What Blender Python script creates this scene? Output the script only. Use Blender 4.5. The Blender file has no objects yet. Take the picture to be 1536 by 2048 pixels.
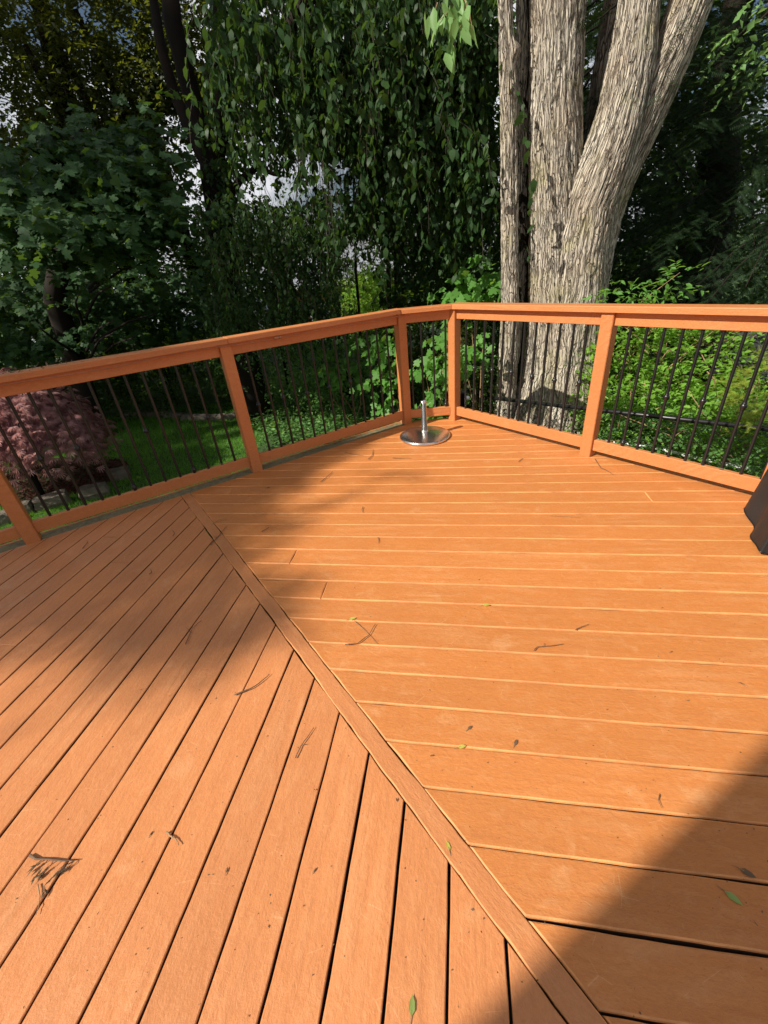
import bpy, bmesh, math, random
import numpy as np
from mathutils import Vector, Matrix

random.seed(7)
rng = np.random.default_rng(11)
C = bpy.context.scene.collection
SC = bpy.context.scene
R = math.radians

# ------------------------------------------------------------------ camera
F_PX, PITCH, ROLL, CAM_H = 842.97, 0.534626, -0.101533, 1.49417
cp, sp = math.cos(PITCH), math.sin(PITCH)
FWD = np.array([0, cp, -sp]); RT = np.array([1., 0, 0]); UPV = np.cross(RT, FWD)
cr, sr = math.cos(ROLL), math.sin(ROLL)
RGT = cr * RT + sr * UPV; UPW = -sr * RT + cr * UPV
cam = bpy.data.cameras.new('camera'); cam_o = bpy.data.objects.new('camera', cam); C.objects.link(cam_o)
cam.sensor_fit = 'VERTICAL'; cam.sensor_height = 24; cam.lens = F_PX / 2048 * 24
cam.clip_start = .05; cam.clip_end = 2000
cam_o.matrix_world = Matrix(((RGT[0], UPW[0], -FWD[0], 0), (RGT[1], UPW[1], -FWD[1], 0),
                             (RGT[2], UPW[2], -FWD[2], CAM_H), (0, 0, 0, 1)))
SC.camera = cam_o
# ------------------------------------------------------------------ light
SUN_AZ, SUN_EL = 25.6, 39.5            # the way the light travels over the ground, and its height
w = bpy.data.worlds.new('World'); SC.world = w; w.use_nodes = True
nt = w.node_tree; nt.nodes.clear()
sky = nt.nodes.new('ShaderNodeTexSky'); sky.sky_type = 'NISHITA'; sky.sun_disc = False
sky.sun_elevation = R(SUN_EL); sky.sun_rotation = math.atan2(-math.cos(R(SUN_AZ)), -math.sin(R(SUN_AZ)))
sky.dust_density = 2.0; sky.air_density = 1.0
bg = nt.nodes.new('ShaderNodeBackground'); bg.inputs[1].default_value = .047
# broken bright cloud over the whole sky
tcw = nt.nodes.new('ShaderNodeTexCoord'); cn_ = nt.nodes.new('ShaderNodeTexNoise'); cn_.inputs['Scale'].default_value = 2.3; cn_.inputs['Detail'].default_value = 5
mpw = nt.nodes.new('ShaderNodeMapping'); mpw.inputs['Scale'].default_value = (1, 1, 2.2); nt.links.new(tcw.outputs['Generated'], mpw.inputs[0]); nt.links.new(mpw.outputs[0], cn_.inputs['Vector'])
crw = nt.nodes.new('ShaderNodeValToRGB'); crw.color_ramp.elements[0].position = .42; crw.color_ramp.elements[1].position = .53; nt.links.new(cn_.outputs[0], crw.inputs[0])
mxw = nt.nodes.new('ShaderNodeMix'); mxw.data_type = 'RGBA'; nt.links.new(crw.outputs[0], mxw.inputs[0]); mxw.inputs[7].default_value = (13.5, 13.7, 14.4, 1)
wo = nt.nodes.new('ShaderNodeOutputWorld')
nt.links.new(sky.outputs[0], mxw.inputs[6]); nt.links.new(mxw.outputs[2], bg.inputs[0]); nt.links.new(bg.outputs[0], wo.inputs[0])
sl = bpy.data.lights.new('sun', 'SUN'); sl.energy = 5.0; sl.angle = R(.53); sl.color = (1, .93, .82)
so = bpy.data.objects.new('sun', sl); C.objects.link(so)
sd = Vector((math.cos(R(SUN_AZ)) * math.cos(R(SUN_EL)), math.sin(R(SUN_AZ)) * math.cos(R(SUN_EL)), -math.sin(R(SUN_EL))))
so.rotation_euler = sd.to_track_quat('-Z', 'Y').to_euler()
SC.view_settings.view_transform = 'Standard'; SC.view_settings.look = 'None'
SC.view_settings.exposure = 0.34; SC.view_settings.gamma = 1
SC.view_settings.use_curve_mapping = False
SC.cycles.max_bounces = 7; SC.cycles.transparent_max_bounces = 4

# ------------------------------------------------------------------ helpers
def ray(px, py):
    d = (px - 768) * RGT - (py - 1024) * UPW + F_PX * FWD
    return d / np.linalg.norm(d)
def at(px, py, rh):
    """point seen at that pixel of the photograph, rh metres away over the ground"""
    d = ray(px, py); t = rh / math.hypot(d[0], d[1])
    return np.array([0, 0, CAM_H]) + t * d
def atz(px, py, z=0.):
    d = ray(px, py); t = (z - CAM_H) / d[2]
    return np.array([0, 0, CAM_H]) + t * d
def depth(p): return float(np.dot(np.asarray(p) - [0, 0, CAM_H], FWD))
def proj(p):
    d = np.asarray(p, float) - [0, 0, CAM_H]; wv = d @ FWD
    return np.stack([768 + F_PX * (d @ RGT) / wv, 1024 - F_PX * (d @ UPW) / wv], -1), wv

def link(name, me, mat, parent=None):
    o = bpy.data.objects.new(name, me); C.objects.link(o)
    if mat is not None and len(me.materials) == 0: me.materials.append(mat)
    if parent is not None: o.parent = parent
    return o
def tag(o, label=None, cat=None, group=None, kind=None):
    if label: o['label'] = label
    if cat: o['category'] = cat
    if group: o['group'] = group
    if kind: o['kind'] = kind
    return o
def empty(name, loc=(0, 0, 0), rz=0.):
    o = bpy.data.objects.new(name, None); C.objects.link(o); o.location = loc; o.rotation_euler[2] = rz
    o.empty_display_size = .1
    return o
def mesh(name, verts, faces, smooth=False):
    me = bpy.data.meshes.new(name); me.from_pydata([tuple(v) for v in verts], [], faces); me.update()
    if smooth: me.polygons.foreach_set('use_smooth', [True] * len(me.polygons))
    return me
def np_mesh(name, V, Fa, smooth=False):
    """V (n,3); Fa (m,k) all faces with k corners"""
    V = np.ascontiguousarray(V, np.float32); Fa = np.ascontiguousarray(Fa, np.int32)
    me = bpy.data.meshes.new(name); k = Fa.shape[1]
    me.vertices.add(len(V)); me.vertices.foreach_set('co', V.ravel())
    me.loops.add(Fa.size); me.loops.foreach_set('vertex_index', Fa.ravel())
    me.polygons.add(len(Fa)); me.polygons.foreach_set('loop_start', np.arange(0, Fa.size, k, dtype=np.int32))
    me.polygons.foreach_set('loop_total', np.full(len(Fa), k, np.int32))
    if smooth: me.polygons.foreach_set('use_smooth', np.ones(len(Fa), bool))
    me.update(calc_edges=True)
    return me
def unit(a):
    a = np.asarray(a, float); return a / (np.linalg.norm(a, axis=-1, keepdims=True) + 1e-9)
class MB:
    def __init__(s): s.v = []; s.f = []
    def add(s, v, f):
        b = len(s.v); s.v += [tuple(x) for x in v]; s.f += [tuple(i + b for i in q) for q in f]
    def box(s, c, ax, ay, az, hx, hy, hz, ch=0.):
        """box with centre c, unit axes and half sizes; ch chamfers the long (ax) edges"""
        c, ax, ay, az = map(np.asarray, (c, ax, ay, az))
        if ch > 0:
            prof = [(-hy + ch, -hz), (hy - ch, -hz), (hy, -hz + ch), (hy, hz - ch), (hy - ch, hz), (-hy + ch, hz), (-hy, hz - ch), (-hy, -hz + ch)]
        else: prof = [(-hy, -hz), (hy, -hz), (hy, hz), (-hy, hz)]
        n = len(prof)
        v = [c + ax * sx * hx + ay * p[0] + az * p[1] for sx in (-1, 1) for p in prof]
        f = [(i, (i + 1) % n, n + (i + 1) % n, n + i) for i in range(n)] + [tuple(range(n))[::-1], tuple(range(n, 2 * n))]
        s.add(v, f)
    def tube(s, pts, rad, n=8, caps=True):
        pts = [np.asarray(p, float) for p in pts]; m = len(pts)
        rad = [rad] * m if np.isscalar(rad) else rad
        t0 = unit(pts[1] - pts[0]); a = np.cross(t0, [0, 0, 1.])
        if np.linalg.norm(a) < .1: a = np.cross(t0, [1., 0, 0])
        a = unit(a); v = []
        for i in range(m):
            t = unit(pts[min(i + 1, m - 1)] - pts[max(i - 1, 0)])
            a = unit(a - t * np.dot(a, t)); b = np.cross(t, a)
            for k in range(n):
                q = 2 * math.pi * k / n; v.append(pts[i] + rad[i] * (math.cos(q) * a + math.sin(q) * b))
        f = [(i * n + k, i * n + (k + 1) % n, (i + 1) * n + (k + 1) % n, (i + 1) * n + k) for i in range(m - 1) for k in range(n)]
        if caps: f += [tuple(range(n))[::-1], tuple(range((m - 1) * n, m * n))]
        s.add(v, f)
    def lathe(s, c, prof, n=24):
        c = np.asarray(c, float); v = []
        for r, z in prof:
            for k in range(n):
                q = 2 * math.pi * k / n; v.append(c + [r * math.cos(q), r * math.sin(q), z])
        m = len(prof)
        f = [(i * n + k, i * n + (k + 1) % n, (i + 1) * n + (k + 1) % n, (i + 1) * n + k) for i in range(m - 1) for k in range(n)]
        f += [tuple(range(n))[::-1], tuple(range((m - 1) * n, m * n))]
        s.add(v, f)
    def build(s, name, mat, parent=None, smooth=False):
        return link(name, mesh(name, s.v, s.f, smooth), mat, parent)

def vnoise(P, seed=0):
    """smooth value noise 0..1 at points (n,3)"""
    P = np.asarray(P, float); i = np.floor(P).astype(np.int64); f = P - i; f = f * f * (3 - 2 * f)
    def h(a, b, c):
        x = (a * 374761393 + b * 668265263 + c * 2147483647 + seed * 974634777) & 0xffffffff
        x = ((x ^ (x >> 13)) * 1274126177) & 0xffffffff; x = (x ^ (x >> 16)) & 0xffffffff
        return x / 4294967295.
    r = 0
    for dx in (0, 1):
        for dy in (0, 1):
            for dz in (0, 1):
                wgt = (f[:, 0] if dx else 1 - f[:, 0]) * (f[:, 1] if dy else 1 - f[:, 1]) * (f[:, 2] if dz else 1 - f[:, 2])
                r = r + wgt * h(i[:, 0] + dx, i[:, 1] + dy, i[:, 2] + dz)
    return r
def fbm(P, o=3, seed=0):
    r = 0; a = 1; t = 0
    for k in range(o): r = r + a * vnoise(np.asarray(P) * 2 ** k, seed + k); t += a; a *= .5
    return r / t

# ------------------------------------------------------------------ materials
class NT:
    def __init__(s, name):
        s.m = bpy.data.materials.new(name); s.m.use_nodes = True; s.t = s.m.node_tree; s.n = s.t.nodes
        s.b = s.n['Principled BSDF']; s.out = s.n['Material Output']
    def new(s, t, **kw):
        x = s.n.new(t)
        for k, v in kw.items():
            if k.startswith('i_'):
                key = k[2:].replace('_', ' '); key = int(key) if key.isdigit() else key
                x.inputs[key].default_value = v
            else: setattr(x, k, v)
        return x
    def l(s, a, b): s.t.links.new(a, b)
    def ramp(s, src, stops):
        r = s.n.new('ShaderNodeValToRGB'); e = r.color_ramp.elements
        while len(e) < len(stops): e.new(.5)
        for q, (p, c) in zip(e, stops):
            q.position = p; q.color = (*c, 1) if len(c) == 3 else c
        s.l(src, r.inputs[0]); return r.outputs[0]
    def math(s, op, a, b=None, c=None):
        m = s.n.new('ShaderNodeMath'); m.operation = op
        for i, x in enumerate((a, b, c)):
            if x is None: continue
            if isinstance(x, (int, float)): m.inputs[i].default_value = x
            else: s.l(x, m.inputs[i])
        return m.outputs[0]
    def mix(s, fac, a, b, mode='MIX'):
        m = s.n.new('ShaderNodeMix'); m.data_type = 'RGBA'; m.blend_type = mode
        for i, x in ((0, fac), (6, a), (7, b)):
            if isinstance(x, (int, float)): m.inputs[i].default_value = x
            elif isinstance(x, tuple): m.inputs[i].default_value = (*x, 1) if len(x) == 3 else x
            else: s.l(x, m.inputs[i])
        return m.outputs[2]
    def noise(s, vec, scale, detail=3, rough=.55, dist=0., mapscale=None, loc=None):
        if mapscale or loc is not None:
            mp = s.n.new('ShaderNodeMapping')
            if mapscale: mp.inputs['Scale'].default_value = mapscale
            if loc is not None and not isinstance(loc, tuple): s.l(loc, mp.inputs['Location'])
            s.l(vec, mp.inputs[0]); vec = mp.outputs[0]
        x = s.n.new('ShaderNodeTexNoise'); x.inputs['Scale'].default_value = scale
        x.inputs['Detail'].default_value = detail; x.inputs['Roughness'].default_value = rough; x.inputs['Distortion'].default_value = dist
        s.l(vec, x.inputs['Vector']); return x.outputs[0]
    def bump(s, h, strength=.3, dist=.01, prev=None):
        b = s.n.new('ShaderNodeBump'); b.inputs['Strength'].default_value = strength; b.inputs['Distance'].default_value = dist
        s.l(h, b.inputs['Height'])
        if prev is not None: s.l(prev, b.inputs['Normal'])
        return b.outputs[0]

def wood_mat(name, base, dark, light, rough=.5, plank=True):
    m = NT(name); tc = m.new('ShaderNodeTexCoord'); oi = m.new('ShaderNodeObjectInfo')
    v = tc.outputs['Object']
    cx = m.new('ShaderNodeCombineXYZ')
    for i in range(3): m.l(m.math('MULTIPLY', oi.outputs['Random'], 37. + 11 * i), cx.inputs[i])
    add = m.new('ShaderNodeVectorMath', operation='ADD'); m.l(v, add.inputs[0]); m.l(cx.outputs[0], add.inputs[1]); v = add.outputs[0]
    grain = m.noise(v, 60, 5, .65, .6, mapscale=(.045, 1, 1))
    fig = m.noise(v, 5, 3, .5, 2.2, mapscale=(.25, 1, 1))
    wv = m.new('ShaderNodeTexWave', wave_type='RINGS', i_Scale=4.2, i_Distortion=9., i_Detail=3., i_Detail_Scale=1.1)
    mp = m.new('ShaderNodeMapping'); mp.inputs['Scale'].default_value = (.33, 1.6, 1.6); m.l(v, mp.inputs[0]); m.l(mp.outputs[0], wv.inputs[0])
    big = m.noise(v, 2.2, 3, .55)
    fine = m.noise(v, 420, 2, .6)
    patch = m.noise(v, 7, 4, .6, .4)
    mott = m.noise(v, 105, 3, .7, .2, mapscale=(.6, 1, 1)); mott2 = m.noise(v, 28, 4, .65, .8, mapscale=(.5, 1, 1))
    sw = m.math('MULTIPLY', wv.outputs[1], m.ramp(m.noise(v, 2.6, 2, .5), [(.5, (0, 0, 0)), (.68, (1, 1, 1))]))
    col = m.mix(m.ramp(big, [(.3, (0, 0, 0)), (.7, (1, 1, 1))]), base, tuple(b * .93 for b in base))
    col = m.mix(m.math('MULTIPLY', m.ramp(grain, [(.42, (0, 0, 0)), (.75, (1, 1, 1))]), .30), col, dark)
    col = m.mix(m.math('MULTIPLY', sw, .17), col, light)
    col = m.mix(m.math('MULTIPLY', m.ramp(patch, [(.60, (0, 0, 0)), (.72, (1, 1, 1))]), .30), col, light)
    col = m.mix(m.math('MULTIPLY', m.ramp(fine, [(.35, (1, 1, 1)), (.5, (0, 0, 0))]), .22), col, dark)
    col = m.mix(m.math('MULTIPLY', m.ramp(mott, [(.34, (1, 1, 1)), (.56, (0, 0, 0))]), .28), col, dark)
    col = m.mix(m.math('MULTIPLY', m.ramp(mott2, [(.50, (0, 0, 0)), (.74, (1, 1, 1))]), .17), col, light)
    # thin pale scratches and scuffs
    sc = m.new('ShaderNodeTexVoronoi', feature='DISTANCE_TO_EDGE', i_Scale=9.); m.l(add.outputs[0], sc.inputs[0])
    sm = m.math('MULTIPLY', m.ramp(sc.outputs[0], [(.0, (1, 1, 1)), (.008, (0, 0, 0))]), m.ramp(m.noise(v, 11, 2, .5), [(.58, (0, 0, 0)), (.62, (1, 1, 1))]))
    col = m.mix(m.math('MULTIPLY', sm, .5), col, light)
    spots = m.new('ShaderNodeTexVoronoi', i_Scale=13.); m.l(v, spots.inputs[0])
    sp_ = m.math('MULTIPLY', m.ramp(spots.outputs[0], [(.015, (1, 1, 1)), (.03, (0, 0, 0))]), m.ramp(m.noise(v, 5, 1, .5), [(.6, (0, 0, 0)), (.64, (1, 1, 1))]))
    col = m.mix(m.math('MULTIPLY', sp_, .75), col, tuple(x * .35 for x in dark))
    val = m.math('ADD', .95, m.math('MULTIPLY', oi.outputs['Random'], .10))
    hsv = m.new('ShaderNodeHueSaturation'); m.l(col, hsv.inputs['Color']); m.l(val, hsv.inputs['Value'])
    m.l(hsv.outputs[0], m.b.inputs['Base Color'])
    m.l(m.ramp(patch, [(.3, (rough + .08,) * 3), (.7, (rough - .05,) * 3)]), m.b.inputs['Roughness'])
    m.b.inputs['Specular IOR Level'].default_value = .42
    b1 = m.bump(grain, .28, .0035); b2 = m.bump(fig, .35, .006, b1); b3 = m.bump(fine, .22, .0012, b2); b4 = m.bump(sw, .55, .0022, b3)
    b5 = m.bump(mott, .6, .0030, b4); b6 = m.bump(mott2, .35, .005, b5)
    m.l(b6, m.b.inputs['Normal'])
    return m.m

def leaf_mat(name, c1, c2, trans=.35, tcol=None, rough=.45, back=None):
    m = NT(name); g = m.new('ShaderNodeNewGeometry')
    rnd = g.outputs['Random Per Island']
    col = m.ramp(rnd, [(0, c1), (.55, tuple((a + b) / 2 for a, b in zip(c1, c2))), (1, c2)])
    nz = m.noise(g.outputs['Position'], 1.3, 2, .5)
    hs = m.new('ShaderNodeHueSaturation'); m.l(col, hs.inputs['Color'])
    m.l(m.math('ADD', .6, m.math('MULTIPLY', nz, .8)), hs.inputs['Value'])
    m.l(hs.outputs[0], m.b.inputs['Base Color']); m.b.inputs['Roughness'].default_value = rough
    m.b.inputs['Specular IOR Level'].default_value = .22
    tr = m.new('ShaderNodeBsdfTranslucent')
    tcol = tcol or tuple(min(1, x * k) for x, k in zip(c2, (2.0, 2.2, .8)))
    m.l(m.mix(rnd, tuple(x * .8 for x in tcol), tcol), tr.inputs[0])
    mx = m.new('ShaderNodeMixShader', i_0=trans); m.l(m.b.outputs[0], mx.inputs[1]); m.l(tr.outputs[0], mx.inputs[2])
    m.l(mx.outputs[0], m.out.inputs[0])
    return m.m

def bark_mat(name, c_lo, c_hi, moss=None, scale=1.):
    m = NT(name); tc = m.new('ShaderNodeTexCoord'); v = tc.outputs['Object']
    at_ = m.new('ShaderNodeAttribute', attribute_name='furrow'); bc = m.new('ShaderNodeAttribute', attribute_name='barkco'); q = bc.outputs['Vector']
    wob = m.new('ShaderNodeTexNoise', i_Scale=5.); wob.inputs['Detail'].default_value = 3; m.l(q, wob.inputs['Vector'])
    sub = m.new('ShaderNodeVectorMath', operation='SUBTRACT'); m.l(wob.outputs[1], sub.inputs[0]); sub.inputs[1].default_value = (.5, .5, .5)
    scl = m.new('ShaderNodeVectorMath', operation='MULTIPLY'); m.l(sub.outputs[0], scl.inputs[0]); scl.inputs[1].default_value = (.06, .06, .12)
    add = m.new('ShaderNodeVectorMath', operation='ADD'); m.l(q, add.inputs[0]); m.l(scl.outputs[0], add.inputs[1])
    def plates(sx, sz):
        mp = m.new('ShaderNodeMapping'); mp.inputs['Scale'].default_value = (sx * scale, sx * scale, sz * scale); m.l(add.outputs[0], mp.inputs[0])
        vo = m.new('ShaderNodeTexVoronoi', feature='DISTANCE_TO_EDGE', i_Scale=1.); m.l(mp.outputs[0], vo.inputs[0]); return vo.outputs[0]
    e1 = plates(30, 1.7); e2 = plates(64, 5.)
    c1 = m.ramp(e1, [(.01, (0, 0, 0)), (.085, (1, 1, 1))]); c2 = m.ramp(e2, [(.0, (0, 0, 0)), (.10, (1, 1, 1))])
    n2 = m.noise(v, 120 * scale, 3, .6); n3 = m.noise(v, 2.2, 3, .5); n1 = m.noise(q, 30 * scale, 4, .6, .3, mapscale=(1, 1, .2))
    col = m.mix(m.ramp(n1, [(.32, (0, 0, 0)), (.68, (1, 1, 1))]), tuple(.55 * a + .45 * b for a, b in zip(c_lo, c_hi)), c_hi)
    col = m.mix(c2, c_lo, col)
    col = m.mix(c1, tuple(x * .42 for x in c_lo), col)
    col = m.mix(m.ramp(at_.outputs['Fac'], [(.02, (1, 1, 1)), (.30, (0, 0, 0))]), col, tuple(x * .40 for x in c_lo))
    col = m.mix(m.math('MULTIPLY', m.ramp(n2, [(.4, (0, 0, 0)), (.7, (1, 1, 1))]), .3), col, tuple(x * .6 for x in c_lo))
    col = m.mix(m.math('MULTIPLY', m.ramp(n3, [(.4, (0, 0, 0)), (.66, (1, 1, 1))]), .55), col, tuple(x * y for x, y in zip(c_lo, (1.1, 1.0, .92))))
    if moss:
        col = m.mix(m.math('MULTIPLY', m.ramp(m.noise(v, 3.2, 4, .6), [(.52, (0, 0, 0)), (.68, (1, 1, 1))]), .4), col, moss)
    m.l(col, m.b.inputs['Base Color']); m.b.inputs['Roughness'].default_value = .9; m.b.inputs['Specular IOR Level'].default_value = .15
    h = m.math('ADD', m.math('MULTIPLY', c1, 1.), m.math('MULTIPLY', c2, .45))
    m.l(m.bump(n2, .4, .004, m.bump(h, 1., .022)), m.b.inputs['Normal'])
    return m.m

def simple(name, col, rough=.5, metal=0., bump=None, var=.15, nscale=8.):
    m = NT(name); tc = m.new('ShaderNodeTexCoord')
    n = m.noise(tc.outputs['Object'], nscale, 4, .6)
    m.l(m.mix(m.ramp(n, [(.3, (0, 0, 0)), (.7, (1, 1, 1))]), tuple(x * (1 - var) for x in col), tuple(min(1, x * (1 + var)) for x in col)), m.b.inputs['Base Color'])
    m.b.inputs['Roughness'].default_value = rough; m.b.inputs['Metallic'].default_value = metal
    if bump: m.l(m.bump(m.noise(tc.outputs['Object'], bump[0], 4, .6), bump[1], bump[2]), m.b.inputs['Normal'])
    return m.m

PB = (.60, .216, .056)
M = dict(
    deck=wood_mat('deck_paint', PB, (.42, .14, .045), (.76, .42, .20), .46),
    deckl=wood_mat('sheen_deck_paint', (.61, .236, .083), (.44, .15, .052), (.76, .40, .19), .42),  # glossy sheen of the left boards put into a paler base colour
    rail=wood_mat('rail_paint', (.60, .222, .070), (.40, .135, .048), (.66, .31, .14), .5),
    worn_lit=simple('lit_thick_paint_edge', (.66, .275, .092), .6, 0, (160, .6, .003), .30, 7),  # thick paint lips, their paleness partly sunlight painted into the colour
    side=simple('bare_board_side', (.085, .04, .022), .9, 0, (40, .5, .003), .3, 20),
    old=simple('weathered_wood', (.20, .17, .09), .9, 0, (60, .5, .004), .35, 25),
    black=simple('black_enamel', (.012, .012, .013), .32, 0, (200, .1, .001)),
    steel=simple('brushed_steel', (.72, .72, .71), .27, 1., (14, .03, .002), .05),
    cover=simple('black_cover_fabric', (.013, .017, .019), .55, 0, (240, .35, .002), .25, 4),
    twig=simple('dry_twig', (.14, .085, .05), .85, 0, (120, .5, .002), .4, 60),
    twigl=simple('pale_twig', (.30, .19, .10), .85, 0, (120, .5, .002), .4, 60),
    stone=simple('edging_stone', (.15, .13, .10), .9, 0, (22, .8, .02), .35, 6),
    stem=simple('stem_bark', (.045, .035, .025), .9, 0, (40, .6, .01), .3, 10),
    whitep=simple('white_pipe_paint', (.8, .8, .78), .5, 0, (30, .3, .003), .15),
    brick=simple('far_brick', (.30, .10, .07), .85, 0, (9, .4, .01), .3),
    white=simple('white_trim', (.8, .8, .8), .6), roofm=simple('grey_shingle', (.23, .25, .28), .85, 0, (6, .4, .02), .25),
    siding=simple('pale_siding', (.55, .52, .46), .6), glass=simple('dark_glass', (.03, .035, .04), .08),
    cord=simple('painted_cord', (.40, .17, .08), .6, 0, None, .2, 30),
    soil=simple('soil', (.045, .035, .022), .95, 0, (30, .8, .02), .4, 6),
    rock=simple('dark_rock', (.03, .03, .032), .9, 0, (12, .9, .03), .4, 5),
)

# ------------------------------------------------------------------ layout
dL = np.array([.859, .512, 0]); dL /= np.linalg.norm(dL); nL = np.array([-dL[1], dL[0], 0])
dR = np.array([.584, -.812, 0]); dR /= np.linalg.norm(dR); nR = np.array([-dR[1], dR[0], 0])
Z = np.array([0, 0, 1.])
P2 = np.array([-1.067, 3.442, 0]); P1 = P2 - dL * 1.662; P3 = P2 + dL * 1.655; P0 = P1 - dL * 1.66
P4 = np.array([.805, 4.274, 0]); P5 = P4 + dR * 1.462; P6 = P5 + dR * 1.462; P7 = P6 + dR * 1.462
GZ = -.9                                   # the lawn below the deck

# ------------------------------------------------------------------ ground
def ground_z(x, y):
    r = np.hypot(x, y)
    return GZ + .05 * (vnoise(np.stack([x * .4, y * .4, x * 0], -1), 3) - .5) - np.clip((r - 13) * .07, 0, 2.2)
gx = np.concatenate([np.linspace(-600, -34, 12), np.linspace(-30, 30, 121), np.linspace(34, 600, 12)])
XX, YY = np.meshgrid(gx, gx); ZZ = ground_z(XX.ravel(), YY.ravel())
n = len(gx); idx = np.arange(n * n).reshape(n, n)
gf = np.stack([idx[:-1, :-1], idx[:-1, 1:], idx[1:, 1:], idx[1:, :-1]], -1).reshape(-1, 4)
g = NT('lawn_soil'); tc = g.new('ShaderNodeTexCoord'); v = tc.outputs['Object']
gn = g.noise(v, .9, 4, .6); gf2 = g.noise(v, 40, 4, .7)
col = g.mix(g.ramp(gf2, [(.3, (0, 0, 0)), (.7, (1, 1, 1))]), (.022, .055, .010), (.055, .13, .022))
g.l(g.mix(g.math('MULTIPLY', g.ramp(gn, [(.5, (0, 0, 0)), (.7, (1, 1, 1))]), .5), col, (.035, .045, .018)), g.b.inputs['Base Color'])
g.b.inputs['Roughness'].default_value = .95; g.l(g.bump(gf2, .9, .03), g.b.inputs['Normal'])
go = link('ground', np_mesh('ground', np.stack([XX.ravel(), YY.ravel(), ZZ], -1), gf, True), g.m)
tag(go, kind='structure')

# ------------------------------------------------------------------ deck
deck = empty('deck'); tag(deck, 'orange brown painted timber deck of diagonal boards meeting along a mitre strip', None, None, 'structure')
W_ = .1445
t1 = 1.373516; o1 = 2.16676
uR = np.array([math.sin(t1), -math.cos(t1)]); nRb = np.array([math.cos(t1), math.sin(t1)])     # right boards
t2 = t1 + 1.5641 - math.pi                              # normal of the left boards
nLb = np.array([math.cos(t2), math.sin(t2)]); oL = -1.6123
tm = .586059; nM = np.array([math.cos(tm), math.sin(tm)]); om = .359246
half = .034; mc = om + .037                              # mitre strip centre
def clip(poly, nrm, c):                                  # keep n.x <= c
    out = []
    for i in range(len(poly)):
        a, b = poly[i], poly[(i + 1) % len(poly)]; da, db = a @ nrm - c, b @ nrm - c
        if da <= 0: out.append(a)
        if da * db < 0: out.append(a + (b - a) * da / (da - db))
    return out
in_ = .012
edgeL = (nL[:2], float(P2[:2] @ nL[:2]) + in_); edgeR = (nR[:2], float(P5[:2] @ nR[:2]) + .16)
cd = unit(P4[:2] - P3[:2]); cn = np.array([-cd[1], cd[0]]); edgeC = (cn, float(P3[:2] @ cn) + .075)
HC = np.array([.076, .223]) - np.array([math.cos(R(SUN_AZ)), math.sin(R(SUN_AZ))]) * 5.0    # house corner
edgeB = (-dL[:2], float(-(HC @ dL[:2])) - .02)
edgeS = (np.array([.3, -.95]), 3.6)
def plank(poly, name='plank', mat=None, top=0., thick=.036, jit=.0011, bev=.0030, seg=.055, side=True, worn_lit=False, parent=deck, ang=0., org=None):
    """solid board from a ccw outline: wavering edges, rounded arris"""
    poly = [np.asarray(p, float) for p in poly]
    a = sum(poly[i][0] * poly[(i + 1) % len(poly)][1] - poly[(i + 1) % len(poly)][0] * poly[i][1] for i in range(len(poly)))
    if a < 0: poly = poly[::-1]
    if abs(a) / 2 < .0015: return None
    pts = []
    for i in range(len(poly)):
        p, q = poly[i], poly[(i + 1) % len(poly)]; L = np.linalg.norm(q - p)
        if L < .004: continue
        k = max(1, int(L / seg)); d = (q - p) / L; nn = np.array([-d[1], d[0]]); dr = 0
        rough_end = 2.2 if L < .26 else 1.
        for j in range(k):
            dr = .75 * dr + random.uniform(-1, 1) * jit * rough_end; s = 0 if j == 0 else dr
            pts.append(p + d * L * j / k + nn * s)
    m = len(pts)
    if m < 3: return None
    cen = np.mean(poly, 0) if org is None else org
    ca, sa = math.cos(-ang), math.sin(-ang)
    def ring(off, z):
        r = []
        for i in range(m):
            a_, b_, c_ = pts[i - 1], pts[i], pts[(i + 1) % m]
            d1, d2 = unit(b_ - a_), unit(c_ - b_); n1 = np.array([-d1[1], d1[0]]); n2 = np.array([-d2[1], d2[0]])
            nn = n1 + n2; nn = nn / max(.35, (nn @ nn) / 2 if nn @ nn > 0 else 1)
            q = b_ + nn * off - cen
            r.append((q[0] * ca - q[1] * sa, q[0] * sa + q[1] * ca, z))
        return r
    v = ring(bev, 0) + ring(bev * .3, -bev * .45) + ring(0, -bev * 1.4) + ring(0, -thick)
    f = [tuple(range(m)), tuple(range(3 * m, 4 * m))[::-1]]
    for k in range(3):
        for i in range(m):
            j = (i + 1) % m; f.append((k * m + i, (k + 1) * m + i, (k + 1) * m + j, k * m + j))
    me = mesh(name, v, f)
    me.materials.append(mat or M['deck'])
    if side:
        me.materials.append(M['side'])
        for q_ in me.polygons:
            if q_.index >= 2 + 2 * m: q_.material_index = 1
            elif q_.index >= 2 and worn_lit: q_.material_index = 2
        if worn_lit: me.materials.append(M['worn_lit'])
    o = link(name, me, None, parent); o.location = (cen[0], cen[1], top); o.rotation_euler[2] = ang
    return o
def strip(nv, lo, hi):
    d = np.array([nv[1], -nv[0]])
    return [nv * lo - d * 14, nv * lo + d * 14, nv * hi + d * 14, nv * hi - d * 14]
def joints_for(cuts, d, poly):
    segs = [poly]
    for c in cuts:
        new = []
        for s_ in segs:
            a = clip(s_, d, c - .0004); b = clip(s_, -d, -(c + .0004))
            new += [x for x in (a, b) if len(x) > 2]
        segs = new
    return segs
dRb = np.array([math.sin(t1), -math.cos(t1)]); angR = math.atan2(dRb[1], dRb[0])
cutsR = {}
for (px, py) in ((585, 1115), (458, 985), (648, 1180), (1290, 985)):
    p = atz(px, py)[:2]; cutsR.setdefault(int(math.floor((o1 - p @ nRb) / W_)), []).append(float(p @ dRb))
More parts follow.
